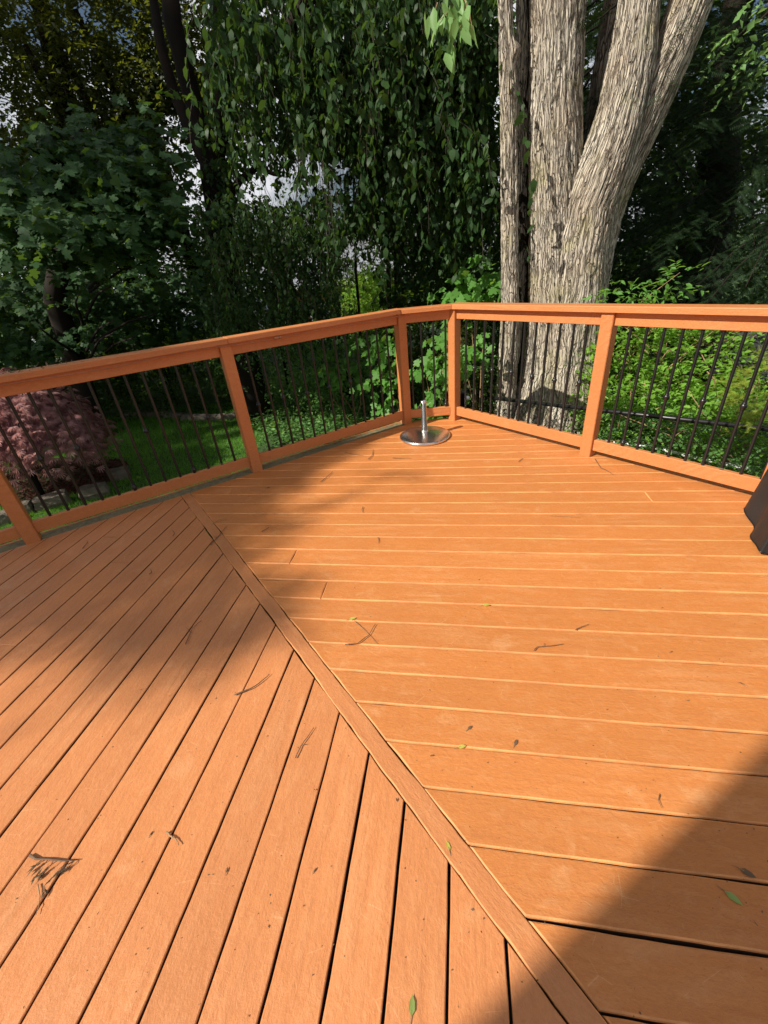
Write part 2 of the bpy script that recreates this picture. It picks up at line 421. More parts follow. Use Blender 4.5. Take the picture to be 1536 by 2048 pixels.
for i in range(-18, 34):
    hi, lo = o1 - i * W_, o1 - (i + 1) * W_
    gp = random.uniform(.0009, .0018) + (.0024 if i == 12 else 0)
    po = strip(nRb, lo + gp, hi - gp)
    po = clip(po, -nM, -(mc + half + .002))
    for e in (edgeL, edgeR, edgeC, edgeB, edgeS): po = clip(po, *e) if len(po) > 2 else po
    if len(po) < 3: continue
    for s_ in joints_for(cutsR.get(i, []), dRb, po): plank(s_, top=random.uniform(-.0014, .0014), ang=angR, bev=.0055, worn_lit=True)
dLb = np.array([-nLb[1], nLb[0]]); angL = math.atan2(dLb[1], dLb[0])
cutsL = {}
for (px, py) in ((235, 1074), (254, 1126), (20, 1290)):
    p = atz(px, py)[:2]; cutsL.setdefault(int(math.floor((p @ nLb - (oL if nLb @ np.array([1., 0]) > 0 else -oL)) / W_)), []).append(float(p @ dLb))
sgn = 1 if nLb @ np.array([1., 0]) > 0 else -1
for i in range(-30, 40):
    lo, hi = oL + i * W_, oL + (i + 1) * W_
    gp = random.choice((.0024, .0032, .0038, .0044))
    nv = nLb * sgn
    po = strip(nv, lo + gp, hi - gp)
    po = clip(po, nM, mc - half - .003)
    for e in (edgeL, edgeC, edgeB, edgeS): po = clip(po, *e) if len(po) > 2 else po
    if len(po) < 3: continue
    for s_ in joints_for(cutsL.get(i, []), dLb, po): plank(s_, top=random.uniform(-.0009, .0009), ang=angL, mat=M['deckl'])
po = strip(nM, mc - half, mc + half)
for e in (edgeL, edgeC, edgeB, edgeS): po = clip(po, *e)
o = plank(po, 'mitre_strip', M['deckl'], top=.0012, ang=tm - math.pi / 2, jit=.0018, seg=.025, worn_lit=True, bev=.004); o['label'] = 'narrow strip where the two board directions meet'
# edge boards under the railing, and the fascia
def outer(p, nn, d): return p[:2] + nn[:2] * d
b0 = P0 - dL * 3.2
plank([outer(b0, nL, in_ + .003), outer(P3 + dL * .02, nL, in_ + .003), outer(P3 + dL * .02, nL, .125), outer(b0, nL, .125)], 'edge_board', M['old'], top=-.004, ang=math.atan2(dL[1], dL[0]), jit=.002)
for a_, b_, nn, off in ((b0, P3 + dL * .05, nL, .128), (P3, P4, np.array([cn[0], cn[1], 0]), .078), (P4, P7 + dR * 2, nR, .163)):
    mb = MB(); A = a_ + nn * (off + .012); B = b_ + nn * (off + .012); dd = unit(B - A); L = np.linalg.norm(B - A)
    mb.box((A + B) / 2 + Z * (-.14), dd, np.cross(Z, dd), Z, L / 2, .012, .135); mb.build('fascia_board', M['rail'], deck)
for k in range(-14, 16):                                 # joists below the boards, seen through the gaps
    c = np.array([0, 0, 0]) + dL * k * .4
    mb = MB(); mb.box(c + nL * -.2 + Z * -.13, nL, dL, Z, 3.4, .019, .09)
    pr = c + nL * 0
    if -5.6 < k * .4 < 2.2: mb.build('joist', M['old'], deck)

# ------------------------------------------------------------------ railing
rail = empty('deck_railing', (0, 0, 0))
tag(rail, 'orange painted timber railing with black metal balusters round the deck', 'railing')
CH = .045
def post(p, d, nn, zt=1.062):
    mb = MB(); c = p + nn * CH
    mb.box(c + Z * zt / 2, Z, d, nn, zt / 2, .0445, .0445, .005)
    return mb.build('post', M['rail'], rail)
for p in (P0, P1, P2, P3): post(p, dL, nL)
for p in (P4, P5, P6, P7): post(p, dR, nR)
bal_tube = MB(); bal_tube.tube([(0, 0, .12), (0, 0, .99)], .0098, 10, False); me_bal = mesh('baluster', bal_tube.v, bal_tube.f, True); me_bal.materials.append(M['black'])
cl = MB(); cl.lathe((0, 0, 0), [(.0095, -.024), (.013, -.023), (.0145, -.018), (.013, -.013), (.017, -.009), (.0205, 0), (.017, .009), (.013, .013), (.0145, .018), (.013, .023), (.0095, .024)], 16)
me_col = mesh('collar', cl.v, cl.f, True); me_col.materials.append(M['black'])
sp_ = MB(); sp_.lathe((0, 0, 0), [(.0094, 0), (.0105, .0), (.0105, .008), (.0094, .010)], 12); me_shoe = mesh('spacer', sp_.v, sp_.f, True); me_shoe.materials.append(M['stone'])
def bay(A, B, d, nn, nb, cols, slipped=(), shoes=(), us=None):
    a, b = A + nn * CH + d * .0455, B + nn * CH - d * .0455
    L = np.linalg.norm(b - a); c = (a + b) / 2
    for z0, z1 in ((.052, .141), (.975, 1.0615)):
        mb = MB(); mb.box(c + Z * (z0 + z1) / 2, d, np.cross(Z, d), Z, L / 2, .019, (z1 - z0) / 2, .003)
        mb.build('bottom_rail' if z0 < .5 else 'top_rail', M['rail'], rail)
    for k in range(nb):
        u = (k + 1) / (nb + 1) if us is None else us[k]
        p = a + (b - a) * u
        o = link('baluster', me_bal, None, rail); o.location = p; o.rotation_euler = (random.uniform(-.004, .004), random.uniform(-.004, .004), 0)
        if k + 1 in cols:
            q = link('collar', me_col, None, o); q.location = (0, 0, .168 if k + 1 in slipped else .555 + random.uniform(-.008, .008))
        if k + 1 in shoes:
            q = link('spacer', me_shoe, None, o); q.location = (0, 0, .143)
bay(P0, P1, dL, nL, 13, (2, 4, 6, 8, 10, 12))
bay(P1, P2, dL, nL, 13, (2, 4, 6, 8, 10, 12), (6, 10), (12,))
bay(P2, P3, dL, nL, 13, (1, 3, 5, 7, 9, 11, 13), (13,))
dC = unit(P4 - P3); nC = np.array([-dC[1], dC[0], 0])
A_ = P3 + nL * CH; B_ = P4 + nR * CH; dC = unit(B_ - A_); nC = np.array([-dC[1], dC[0], 0])
bay(A_ - nC * CH, B_ - nC * CH, dC, nC, 4, (2, 4), (4,), (3,), (.10, .36, .63, .90))
bay(P4, P5, dR, nR, 12, (2, 4, 6, 8, 10, 12), (), (12,))
bay(P5, P6, dR, nR, 12, (2, 4, 6, 8, 10, 12), (2,), (8,))
bay(P6, P7, dR, nR, 12, (2, 4, 6, 8, 10, 12))
# cap boards: inner edge a little proud of the post faces
ci, co = -.022, .118
jL = P2 + dL * .02
def cap(poly, z=1.0625, th=.040):
    d = unit(np.array(poly[1]) - np.array(poly[0])); ang = math.atan2(d[1], d[0])
    return plank(poly, 'cap_board', M['rail'], z + th, th - .0008, .0004, .004, parent=rail, ang=ang, side=False)
q3i, q3o = P3 + dL * (-.055), P3 + dL * (-.055)
cap([outer(P0 - dL * 1.0, nL, ci), outer(jL, nL, ci), outer(jL, nL, co), outer(P0 - dL * 1.0, nL, co)])
cap([outer(jL + dL * .003, nL, ci), outer(P3 - dL * .03, nL, ci), outer(P3 + dL * .03, nL, co), outer(jL + dL * .003, nL, co)], 1.0632)
# corner meets: intersect offset lines
def isect(p, d, q, e):
    A = np.array([[d[0], -e[0]], [d[1], -e[1]]]); s = np.linalg.solve(A, (q - p)[:2]); return p[:2] + d[:2] * s[0]
ci2 = isect(A_ + nC * (ci - CH), dC, P4 + nR * ci, dR); co2 = isect(A_ + nC * (co - CH), dC, P4 + nR * co, dR)
cap([outer(P3 - dL * .026, nL, ci), ci2, co2, outer(P3 + dL * .034, nL, co)], 1.0625, .037)
cap([ci2 + dR[:2] * .003, outer(P5 + dR * 3.3, nR, ci), outer(P5 + dR * 3.3, nR, co), co2 + dR[:2] * .003], 1.0625)
# cord stapled below the left cap
pts = []; n = 60
for i in range(n + 1):
    t = i / n; p = P0 - dL * .6 + (P3 - P0 + dL * .62) * t
    pts.append(p + nL * (-.013) + Z * (1.052 + .006 * math.sin(t * 31) - .008 * abs(math.sin(t * 9.5))))
mb = MB(); mb.tube(pts, .0042, 6); cordo = mb.build('light_cord', M['cord'], None, True)
tag(cordo, 'thin painted cord run along the underside of the left cap board', 'cord')
cc = P2 + dL * .42 + nL * (-.02) + Z * 1.046
mb = MB(); mb.tube([cc - dL * .04, cc - dL * .028, cc - dL * .012, cc + dL * .014, cc + dL * .035], [.005, .009, .0075, .0095, .005], 8); mb.build('plug', M['cord'], cordo, True)
mb = MB(); mb.tube([cc + dL * .001, cc + dL * .009], .0098, 8); mb.build('plug_ring', M['stone'], cordo, True)

# ------------------------------------------------------------------ parasol base
ub = empty('parasol_base', (.468, 3.868, 0)); tag(ub, 'polished steel parasol base, round domed plate with upright tube', 'parasol base')
mb = MB(); mb.lathe((0, 0, 0), [(.238, .0015), (.243, .008), (.243, .020), (.238, .026), (.228, .029), (.20, .036), (.15, .046), (.09, .054), (.045, .058), (.03, .060)], 64)
mb.build('base_plate', M['steel'], ub, True)
mb = MB(); mb.lathe((0, 0, 0), [(.034, .058), (.035, .064), (.030, .070), (.026, .074)], 32); mb.build('tube_flange', M['steel'], ub, True)
mb = MB(); mb.lathe((0, 0, 0), [(.0265, .066), (.0265, .334), (.0290, .335), (.0290, .352), (.025, .353), (.024, .30)], 32); mb.build('tube', M['steel'], ub, True)
mb = MB(); kd = unit(np.array([-.95, -.2, 0])); mb.tube([kd * .022 + Z * .30, kd * .034 + Z * .30, kd * .036 + Z * .30, kd * .052 + Z * .30, kd * .054 + Z * .30], [.006, .006, .014, .014, .01], 12)
mb.build('knob', M['black'], ub, True)

# ------------------------------------------------------------------ covered grill at the right edge
cg = empty('covered_grill', (2.02, 1.72, 0)); tag(cg, 'black fabric cover draped over a grill at the right edge', 'grill')
ea = unit(np.array([.52, .85, 0])); eb = unit(np.array([.85, -.52, 0])); org = np.array([-.05, -.03, 0])
V = []; Fc = []; nk, nz_ = 96, 22
for j in range(nz_ + 1):
    t = j / nz_; z = .012 + 1.0 * t
    for k in range(nk):
        q = 2 * math.pi * k / nk; sx = max(-1, min(1, 1.5 * math.cos(q))); sy = max(-1, min(1, 1.5 * math.sin(q)))
        tap = 1 - .16 * t - .5 * max(0, t - .85)
        fold = 1 + (.05 * math.sin(6 * q + .5) + .022 * math.sin(11 * q + 1.3)) * (1 - t) ** 1.3
        p = org + ea * (.21 + .24 * sx * tap * fold) + eb * (.55 + .58 * sy * tap * (1 + (fold - 1) * .5)) 
        V.append(p + Z * (z + .012 * math.sin(5 * q) * (1 - t)))
for j in range(nz_):
    for k in range(nk): Fc.append((j * nk + k, j * nk + (k + 1) % nk, (j + 1) * nk + (k + 1) % nk, (j + 1) * nk + k))
Fc.append(tuple(range(nz_ * nk, (nz_ + 1) * nk)))
link('fabric_cover', mesh('fabric_cover', V, Fc, True), M['cover'], cg)
for sx in (.05, .36):
    for sy in (.12, .96): mb = MB(); mb.lathe(org + ea * sx + eb * sy, [(.028, .0), (.03, .004), (.03, .05), (.02, .055)], 12); mb.build('caster', M['black'], cg, True)
for kk in (8, 30, 40, 56): sm_ = MB(); sm_.tube([V[j * nk + kk] for j in range(0, nz_ + 1, 2)], .0022, 5, False); sm_.build('seam', M['black'], cg)
hem = MB(); hem.tube([V[k] for k in list(range(nk)) + [0]], .004, 5, False); hem.build('hem', M['black'], cg, True)

# stair post beyond the railing
sp0 = at(1545, 960, 3.15)
mb = MB(); top = .42
mb.box((sp0[0], sp0[1], (top + GZ) / 2), Z, dR, nR, (top - GZ) / 2, .045, .045, .006)
stp = empty('stair_post', (0, 0, 0)); mb.build('shaft', M['rail'], stp)
mb = MB(); mb.box((sp0[0], sp0[1], top + .006), Z, dR, nR, .006, .052, .052, .004); mb.build('post_cap', M['rail'], stp)
tag(stp, 'short orange newel post outside the right railing by the grill cover', 'post')

# ------------------------------------------------------------------ things lying on the deck
def twig(name, px, rad, label, mat='twig', side=(), z=.004, cat='twig', group='twigs fallen on the deck'):
    pts = [atz(*p, 0) for p in px]
    P = []
    for i in range(len(pts) - 1):
        for t in (0, .33, .66): P.append(pts[i] * (1 - t) + pts[i + 1] * t)
    P.append(pts[-1]); c = P[0].copy()
    P = [p - c + Z * (z + rad + random.uniform(0, .002)) + np.array([random.uniform(-1, 1), random.uniform(-1, 1), 0]) * rad * .5 for p in P]
    r = [rad * (1.1 - .6 * i / (len(P) - 1)) * random.uniform(.85, 1.15) for i in range(len(P))]
    mb = MB(); mb.tube(P, r, 6)
    o = mb.build(name, M[mat], None, True); o.location = (c[0], c[1], 0)
    tag(o, label, cat, group)
    for s_ in side:
        q = [atz(*p, 0) - c + Z * (z + rad * .8) for p in s_]
        mb = MB(); mb.tube(q, [rad * .6] * (len(q) - 1) + [rad * .3], 5); mb.build('side_shoot', M[mat], o, True)
    return o
T = [
 ([(470, 1392), (505, 1378), (525, 1364), (540, 1350)], .0028, 'stout dark straight stick on the left boards just beyond the middle'),
 ([(372, 1290), (380, 1272), (386, 1258), (404, 1243)], .0022, 'forked dark twig inside the tree shadow on the left boards', 'twig', [[(383, 1266), (372, 1256)]]),
 ([(592, 1517), (602, 1495), (614, 1478), (628, 1457)], .0022, 'knobbly dark twig near the mitre strip below the stout stick', 'twig', [[(604, 1492), (615, 1490)]]),
 ([(335, 1666), (345, 1676), (352, 1680), (359, 1693)], .0026, 'short pale crooked stick lying across a left board gap', 'twigl'),
 ([(78, 1770), (82, 1795), (80, 1815), (74, 1832)], .0016, 'thin pale stalk in the gap below the dry sprig', 'twigl'),
 ([(422, 1092), (436, 1076), (446, 1064), (454, 1054)], .0026, 'dark stick lying right across the far mitre strip', 'twig', [[(436, 1076), (428, 1075)]]),
 ([(690, 1291), (716, 1289), (738, 1272), (751, 1250)], .0024, 'curved dark twig beside the pale leaf stalk'),
 ([(1068, 1303), (1074, 1296), (1100, 1294), (1127, 1290)], .0020, 'thin crooked twig on the sunny right boards', 'twig', [[(1088, 1294), (1088, 1288)]]),
 ([(1150, 1262), (1162, 1256), (1177, 1251)], .0020, 'small straight twig right of the yellow leaf on right boards'),
 ([(1190, 920), (1201, 937), (1214, 943), (1226, 951)], .0024, 'bent dark twig at the foot of the right middle post'),
 ([(641, 965), (655, 955), (666, 944)], .0028, 'dark stick in the shade right of the left post'),
 ([(737, 920), (745, 912), (746, 900)], .0028, 'short hooked twig in the shade in front of the parasol base'),
 ([(690, 906), (705, 909), (727, 913)], .0020, 'thin long twig in the far tree shadow', 'twig'),
 ([(785, 917), (800, 918), (823, 918)], .0024, 'straight twig lying along a joint in front of the parasol base'),
 ([(1037, 925), (1043, 920), (1047, 918)], .0026, 'tiny forked twig on the far sunny boards'),
 ([(1318, 1592), (1316, 1602), (1322, 1618)], .0013, 'hair-thin stalk near the edge of the house shadow'),
 ([(425, 1050), (440, 1040), (455, 1041)], .0018, 'pale thin twig just beyond the mitre stick', 'twigl'),
 ([(524, 1065), (532, 1060), (538, 1056)], .0022, 'small dark stick in shade two boards beyond the mitre', 'twig'),
 ([(726, 1015), (724, 1022), (726, 1027)], .0022, 'small upright curl of twig at the shadow border', 'twig'),
 ([(756, 1076), (758, 1083), (757, 1088)], .0020, 'tiny curled twig under the far shadow corner', 'twig'),
 ([(166, 1098), (176, 1087), (175, 1083)], .0022, 'small dark twig near the left corner post', 'twig'),
 ([(300, 1150), (304, 1147), (302, 1140)], .0024, 'hook shaped twig on the shaded left boards', 'twig'),
 ([(346, 1074), (350, 1068), (345, 1061)], .0018, 'small bow shaped twig in the left shade', 'twig'),
 ([(1100, 1032), (1130, 1034), (1160, 1036)], .0012, 'long thin stalk on the far right boards', 'twigl'),
]
for t in T: twig('twig', t[0], t[1], t[2], t[3] if len(t) > 3 else 'twig', t[4] if len(t) > 4 else ())

def leaf_template(kind):
    if kind == 'oval':
        v = [(0, 0, 0), (.3, -.20, .04), (.3, .20, .04), (.68, -.16, .02), (.68, .16, .02), (1, 0, -.10), (.3, 0, -.02), (.68, 0, -.05)]
        f = [(0, 6, 1), (0, 2, 6), (1, 6, 7), (1, 7, 3), (6, 2, 4), (6, 4, 7), (3, 7, 5), (7, 4, 5)]
    elif kind == 'slim':
        v = [(0, 0, 0), (.45, -.14, .03), (.45, .14, .03), (1, 0, -.08)]; f = [(0, 3, 1), (0, 2, 3)]
    elif kind == 'diamond':
        v = [(0, 0, 0), (.48, -.31, .07), (.48, .31, .07), (1, 0, -.10)]; f = [(0, 3, 1), (0, 2, 3)]
    elif kind == 'leaf6':
        v = [(0, 0, 0), (.32, -.23, .05), (.32, .23, .05), (.70, -.18, .02), (.70, .18, .02), (1, 0, -.10)]; f = [(0, 2, 1), (1, 2, 4), (1, 4, 3), (3, 4, 5)]
    elif kind == 'maple':
        rim = [(0, 0), (-.02, .20), (.06, .46), (.26, .30), (.38, .58), (.58, .50), (.60, .24), (.80, .24), (1, 0)]
        rim = rim + [(x, -y) for x, y in rim[-2:0:-1]]
        v = [(.34, 0, -.03)] + [(x, y, -.10 * (x * x) - .16 * y * y) for x, y in rim]
        f = [(0, i + 1, (i + 1) % len(rim) + 1) for i in range(len(rim))]; f = [q[::-1] for q in f]
    elif kind == 'lace':                       # finely cut palm of seven fingers
        v = [(0, 0, 0)]; f = []
        for a in (-75, -48, -24, 0, 24, 48, 75):
            L = 1 - .004 * abs(a); q = R(a); q1 = q - .11; q2 = q + .11
            b = len(v); v += [(.5 * L * math.cos(q1), .5 * L * math.sin(q1), .03), (.5 * L * math.cos(q2), .5 * L * math.sin(q2), .03), (L * math.cos(q), L * math.sin(q), -.2)]
            f += [(0, b, b + 2), (0, b + 2, b + 1)]
    elif kind == 'spray':                      # flat needle spray
        v = []; f = []
        for i in range(9):
            x = .08 + i * .1; L = .26 * (1 - .075 * i)
            for s in (-1, 1):
                b = len(v); v += [(x, 0, 0), (x + .045, 0, 0), (x + L * .75, s * L, -.03)]; f += [(b, b + 1, b + 2) if s < 0 else (b + 1, b, b + 2)]
        b = len(v); v += [(0, -.012, 0), (0, .012, 0), (1.05, 0, -.05)]; f += [(b, b + 1, b + 2)]
    elif kind == 'blade':
        v = [(0, -.035, 0), (0, .035, 0), (1, 0, .0)]; f = [(0, 1, 2)]
    return np.array(v, float), np.array(f, int)
def frames(D, N):
    D = unit(D); N = N - D * np.sum(D * N, -1, keepdims=True); N = unit(N); S = np.cross(N, D)
    return D, S, N
def leaf_cloud(name, P, D, N, size, kind, mat, parent=None, width=1.):
    tv, tf = leaf_template(kind); D, S, N = frames(D, N); size = np.broadcast_to(np.asarray(size, float), (len(P),))
    V = P[:, None] + size[:, None, None] * (tv[None, :, 0:1] * D[:, None] + width * tv[None, :, 1:2] * S[:, None] + tv[None, :, 2:3] * N[:, None])
    Fa = tf[None] + (np.arange(len(P)) * len(tv))[:, None, None]
    return link(name, np_mesh(name, V.reshape(-1, 3), Fa.reshape(-1, tf.shape[1])), mat, parent)
def leaf_things(P, D, N, size, kind, mat, parent, width=1., name='leaf', meshes={}):
    key = (kind, mat.name, width)
    if key not in meshes:
        tv, tf = leaf_template(kind); tv = tv * [1, width, 1]
        me = np_mesh(name, tv, tf); me.materials.append(mat); meshes[key] = me
    D, S, N = frames(D, N)
    off = np.array(parent.location) if parent is not None else 0
    for i in range(len(P)):
        o = bpy.data.objects.new(name, meshes[key]); C.objects.link(o); o.parent = parent
        s = float(size[i] if not np.isscalar(size) else size); p = P[i] - off
        o.matrix_local = Matrix(((D[i][0] * s, S[i][0] * s, N[i][0] * s, p[0]), (D[i][1] * s, S[i][1] * s, N[i][1] * s, p[1]), (D[i][2] * s, S[i][2] * s, N[i][2] * s, p[2]), (0, 0, 0, 1)))
L_ = dict(
    fallen=leaf_mat('fallen_green_leaf', (.22, .34, .10), (.30, .42, .14), .25, rough=.5),
    yellow=leaf_mat('fallen_yellow_leaf', (.42, .48, .08), (.50, .50, .12), .25, rough=.5),
    brown=leaf_mat('dry_leaf', (.09, .065, .04), (.19, .13, .08), .1, rough=.8),
    weep=leaf_mat('weeping_leaf', (.015, .042, .012), (.040, .090, .024), .3, (.12, .22, .03), .5),
    lit=leaf_mat('fresh_leaf', (.14, .28, .09), (.24, .42, .15), .4, (.45, .70, .2), .4),
    maple=leaf_mat('maple_leaf', (.020, .058, .020), (.042, .098, .032), .3, (.16, .28, .03), .62),
    sap=leaf_mat('sapling_leaf', (.08, .22, .045), (.16, .36, .08), .45, (.40, .68, .08), .42),
    olive=leaf_mat('olive_leaf', (.022, .036, .012), (.052, .068, .016), .42, (.20, .23, .02), .5),
    far=leaf_mat('far_leaf', (.018, .046, .011), (.044, .086, .018), .42, (.20, .32, .03), .5),
    bright=leaf_mat('bright_shrub_leaf', (.11, .26, .03), (.24, .45, .07), .42, (.50, .72, .08), .4),
    con=leaf_mat('conifer_needle', (.010, .024, .011), (.026, .050, .018), .12, (.08, .14, .02), .5),
    moss=leaf_mat('golden_conifer_leaf', (.20, .27, .03), (.32, .38, .05), .3, (.4, .45, .06), .5),
    gc=leaf_mat('ground_cover_leaf', (.07, .17, .045), (.16, .33, .10), .4, (.3, .5, .08), .42),
    red=leaf_mat('red_maple_leaf', (.30, .14, .15), (.68, .44, .42), .42, (.74, .36, .32), .5),
    grass=leaf_mat('grass_blade', (.085, .26, .025), (.17, .42, .05), .35, (.32, .60, .05), .5),
    mulch=simple('red_mulch', (.10, .028, .016), .9, 0, (50, .8, .01), .4, 40),
)
def deck_leaf(px, kind, size, mat, label, tilt=.25, rz=None):
    if mat.name == 'dry_leaf': size *= .66
    p = atz(*px, 0); a = random.uniform(0, 6.28) if rz is None else rz
    r = empty('fallen_leaf', (p[0], p[1], .001))
    tv, tf = leaf_template(kind)
    me = np_mesh('blade', tv * size * [1, 1, .8] + [0, 0, .10 * size], tf); me.materials.append(mat)
    o = link('blade', me, None, r); o.rotation_euler = (tilt * .3, -tilt * .1, a)
    mb = MB(); e = np.array([math.cos(a), math.sin(a), 0]); mb.tube([e * .01 + Z * .004, -e * size * .2 + Z * .002, -e * size * .4 + Z * .001], [.0012, .001, .0008], 5)
    mb.build('stalk', M['twigl'], r)
    tag(r, label, 'leaf', 'leaves fallen on the deck')
deck_leaf((822, 2035), 'oval', .036, L_['fallen'], 'large green leaf at the bottom edge on the boards left of the mitre', .5, 1.35)
deck_leaf((899, 1704), 'oval', .028, L_['yellow'], 'yellow-green leaf stuck in the mitre strip', .4, 1.7)
deck_leaf((1448, 1783), 'oval', .040, L_['fallen'], 'green leaf lying in the house shadow at lower right', .5, -.9)
deck_leaf((965, 1212), 'oval', .038, L_['yellow'], 'pale yellow leaf on the sunny boards right of the mitre', .3, .0)
deck_leaf((915, 1496), 'oval', .032, L_['yellow'], 'small yellow-green leaf caught in a right board joint', .5, .1)
deck_leaf((698, 1240), 'oval', .038, L_['yellow'], 'yellow leaf at the end of a long pale stalk', .5, .2)
deck_leaf((1028, 1492), 'oval', .04, L_['brown'], 'curled brown leaf standing by the yellow-green one', 1.2, .9)
deck_leaf((1478, 1738), 'oval', .055, L_['brown'], 'dark shrivelled leaf above the green leaf in the house shadow', .9, -.7)
deck_leaf((935, 1460), 'oval', .035, L_['brown'], 'tiny brown leaf on the middle right boards', .9, .6)
deck_leaf((533, 977), 'oval', .05, L_['brown'], 'grey dried leaf in the tree shadow near the left post', .9, .3)
deck_leaf((1340, 1305), 'oval', .02, L_['brown'], 'little brown flake far right on the sunny boards', .6, .3)
deck_leaf((1490, 1372), 'oval', .035, L_['brown'], 'crumpled brown leaf near the right edge of the deck', .9, 2.3)
deck_leaf((1372, 1401), 'oval', .018, L_['brown'], 'dark oval seed scale near the right edge', .5, -.2)
deck_leaf((627, 1745), 'oval', .02, L_['brown'], 'small brown scrap on a left board near the mitre', .6, .9)
deck_leaf((452, 1747), 'oval', .024, L_['brown'], 'small dark scrap in the middle of the left boards', .6, 1.4)
deck_leaf((300, 1672), 'oval', .022, L_['brown'], 'slim dark scrap left of the pale crooked stick', .6, 1.2)
twig('leaf_stalk', [(705, 1242), (722, 1255), (735, 1268), (755, 1290)], .0014, 'long pale leaf stalk running from the yellow leaf', 'twigl', (), .003, 'stalk', None)
# dry sprig at lower left
sg = empty('dry_sprig', tuple(atz(62, 1712)))
c0 = atz(62, 1712)
def q_(px): return atz(*px) - c0
mb = MB(); mb.tube([q_((62, 1712)) + Z * .006, q_((75, 1721)) + Z * .010, q_((100, 1722)) + Z * .012, q_((130, 1725)) + Z * .012, q_((158, 1722)) + Z * .008], [.0045, .003, .0026, .002, .0012], 7); mb.build('stem', M['twig'], sg, True)
for a, b in (((88, 1722), (68, 1742)), ((100, 1722), (74, 1757)), ((118, 1724), (80, 1755)), ((140, 1726), (108, 1758)), ((150, 1724), (120, 1748)), ((95, 1722), (72, 1738)), ((100, 1740), (88, 1750)), ((97, 1768), (92, 1785)), ((150, 1726), (135, 1740))):
    P = q_(a) + Z * .01; D = q_(b) - q_(a)
    mb = MB(); mb.tube([P, P + D * .5 + Z * .006, P + D], [.0012, .0010, .0006], 5); mb.build('frond', M['twig'], sg)
    n = 5; PP = np.array([P + D * t for t in np.linspace(.4, 1, n)])
    leaf_things(PP + np.array(sg.location), np.tile(D, (n, 1)) + rng.normal(0, .006, (n, 3)), np.tile([0, 0, 1.], (n, 1)) + rng.normal(0, .5, (n, 3)), .020, 'slim', L_['brown'], sg, 1., 'leaf')
tag(sg, 'dry brown sprig with withered fronds on the left foreground boards', 'sprig')
# crumbs nobody could count
k = 420; V = []; P = []
while len(P) < k:
    px, py = random.uniform(0, 1536), 2048 - (random.random() ** .8) * 1130
    p = atz(px, py)
    if p[:2] @ nL[:2] < P2[:2] @ nL[:2] - .02 and p[:2] @ nR[:2] < P5[:2] @ nR[:2] - .02 and p[:2] @ cn < P3[:2] @ cn - .02: P.append(p)
P = np.array(P); P[:, 2] = .0012
D = rng.normal(0, 1, (k, 3)); D[:, 2] *= .2
lit_ = leaf_cloud('leaf_crumbs', P, D, np.tile([0, 0, 1.], (k, 1)) + rng.normal(0, .25, (k, 3)), rng.uniform(.002, .007, k) * (1 + (rng.random(k) < .08)), 'diamond', L_['brown']); tag(lit_, 'tiny brown crumbs of bark and leaf strewn over the deck', 'litter', None, 'stuff')
# litter along the left cap
k = 60; pp = np.array([P1 + dL * random.uniform(.1, .75) + nL * random.uniform(.0, .11) + Z * 1.106 for _ in range(k)])
o = leaf_cloud('cap_litter', pp, rng.normal(0, 1, (k, 3)), np.tile([0, 0, 1.], (k, 1)) + rng.normal(0, .5, (k, 3)), rng.uniform(.008, .025, k), 'diamond', L_['brown']); tag(o, 'dry scraps lying on top of the left cap board', 'litter', None, 'stuff')

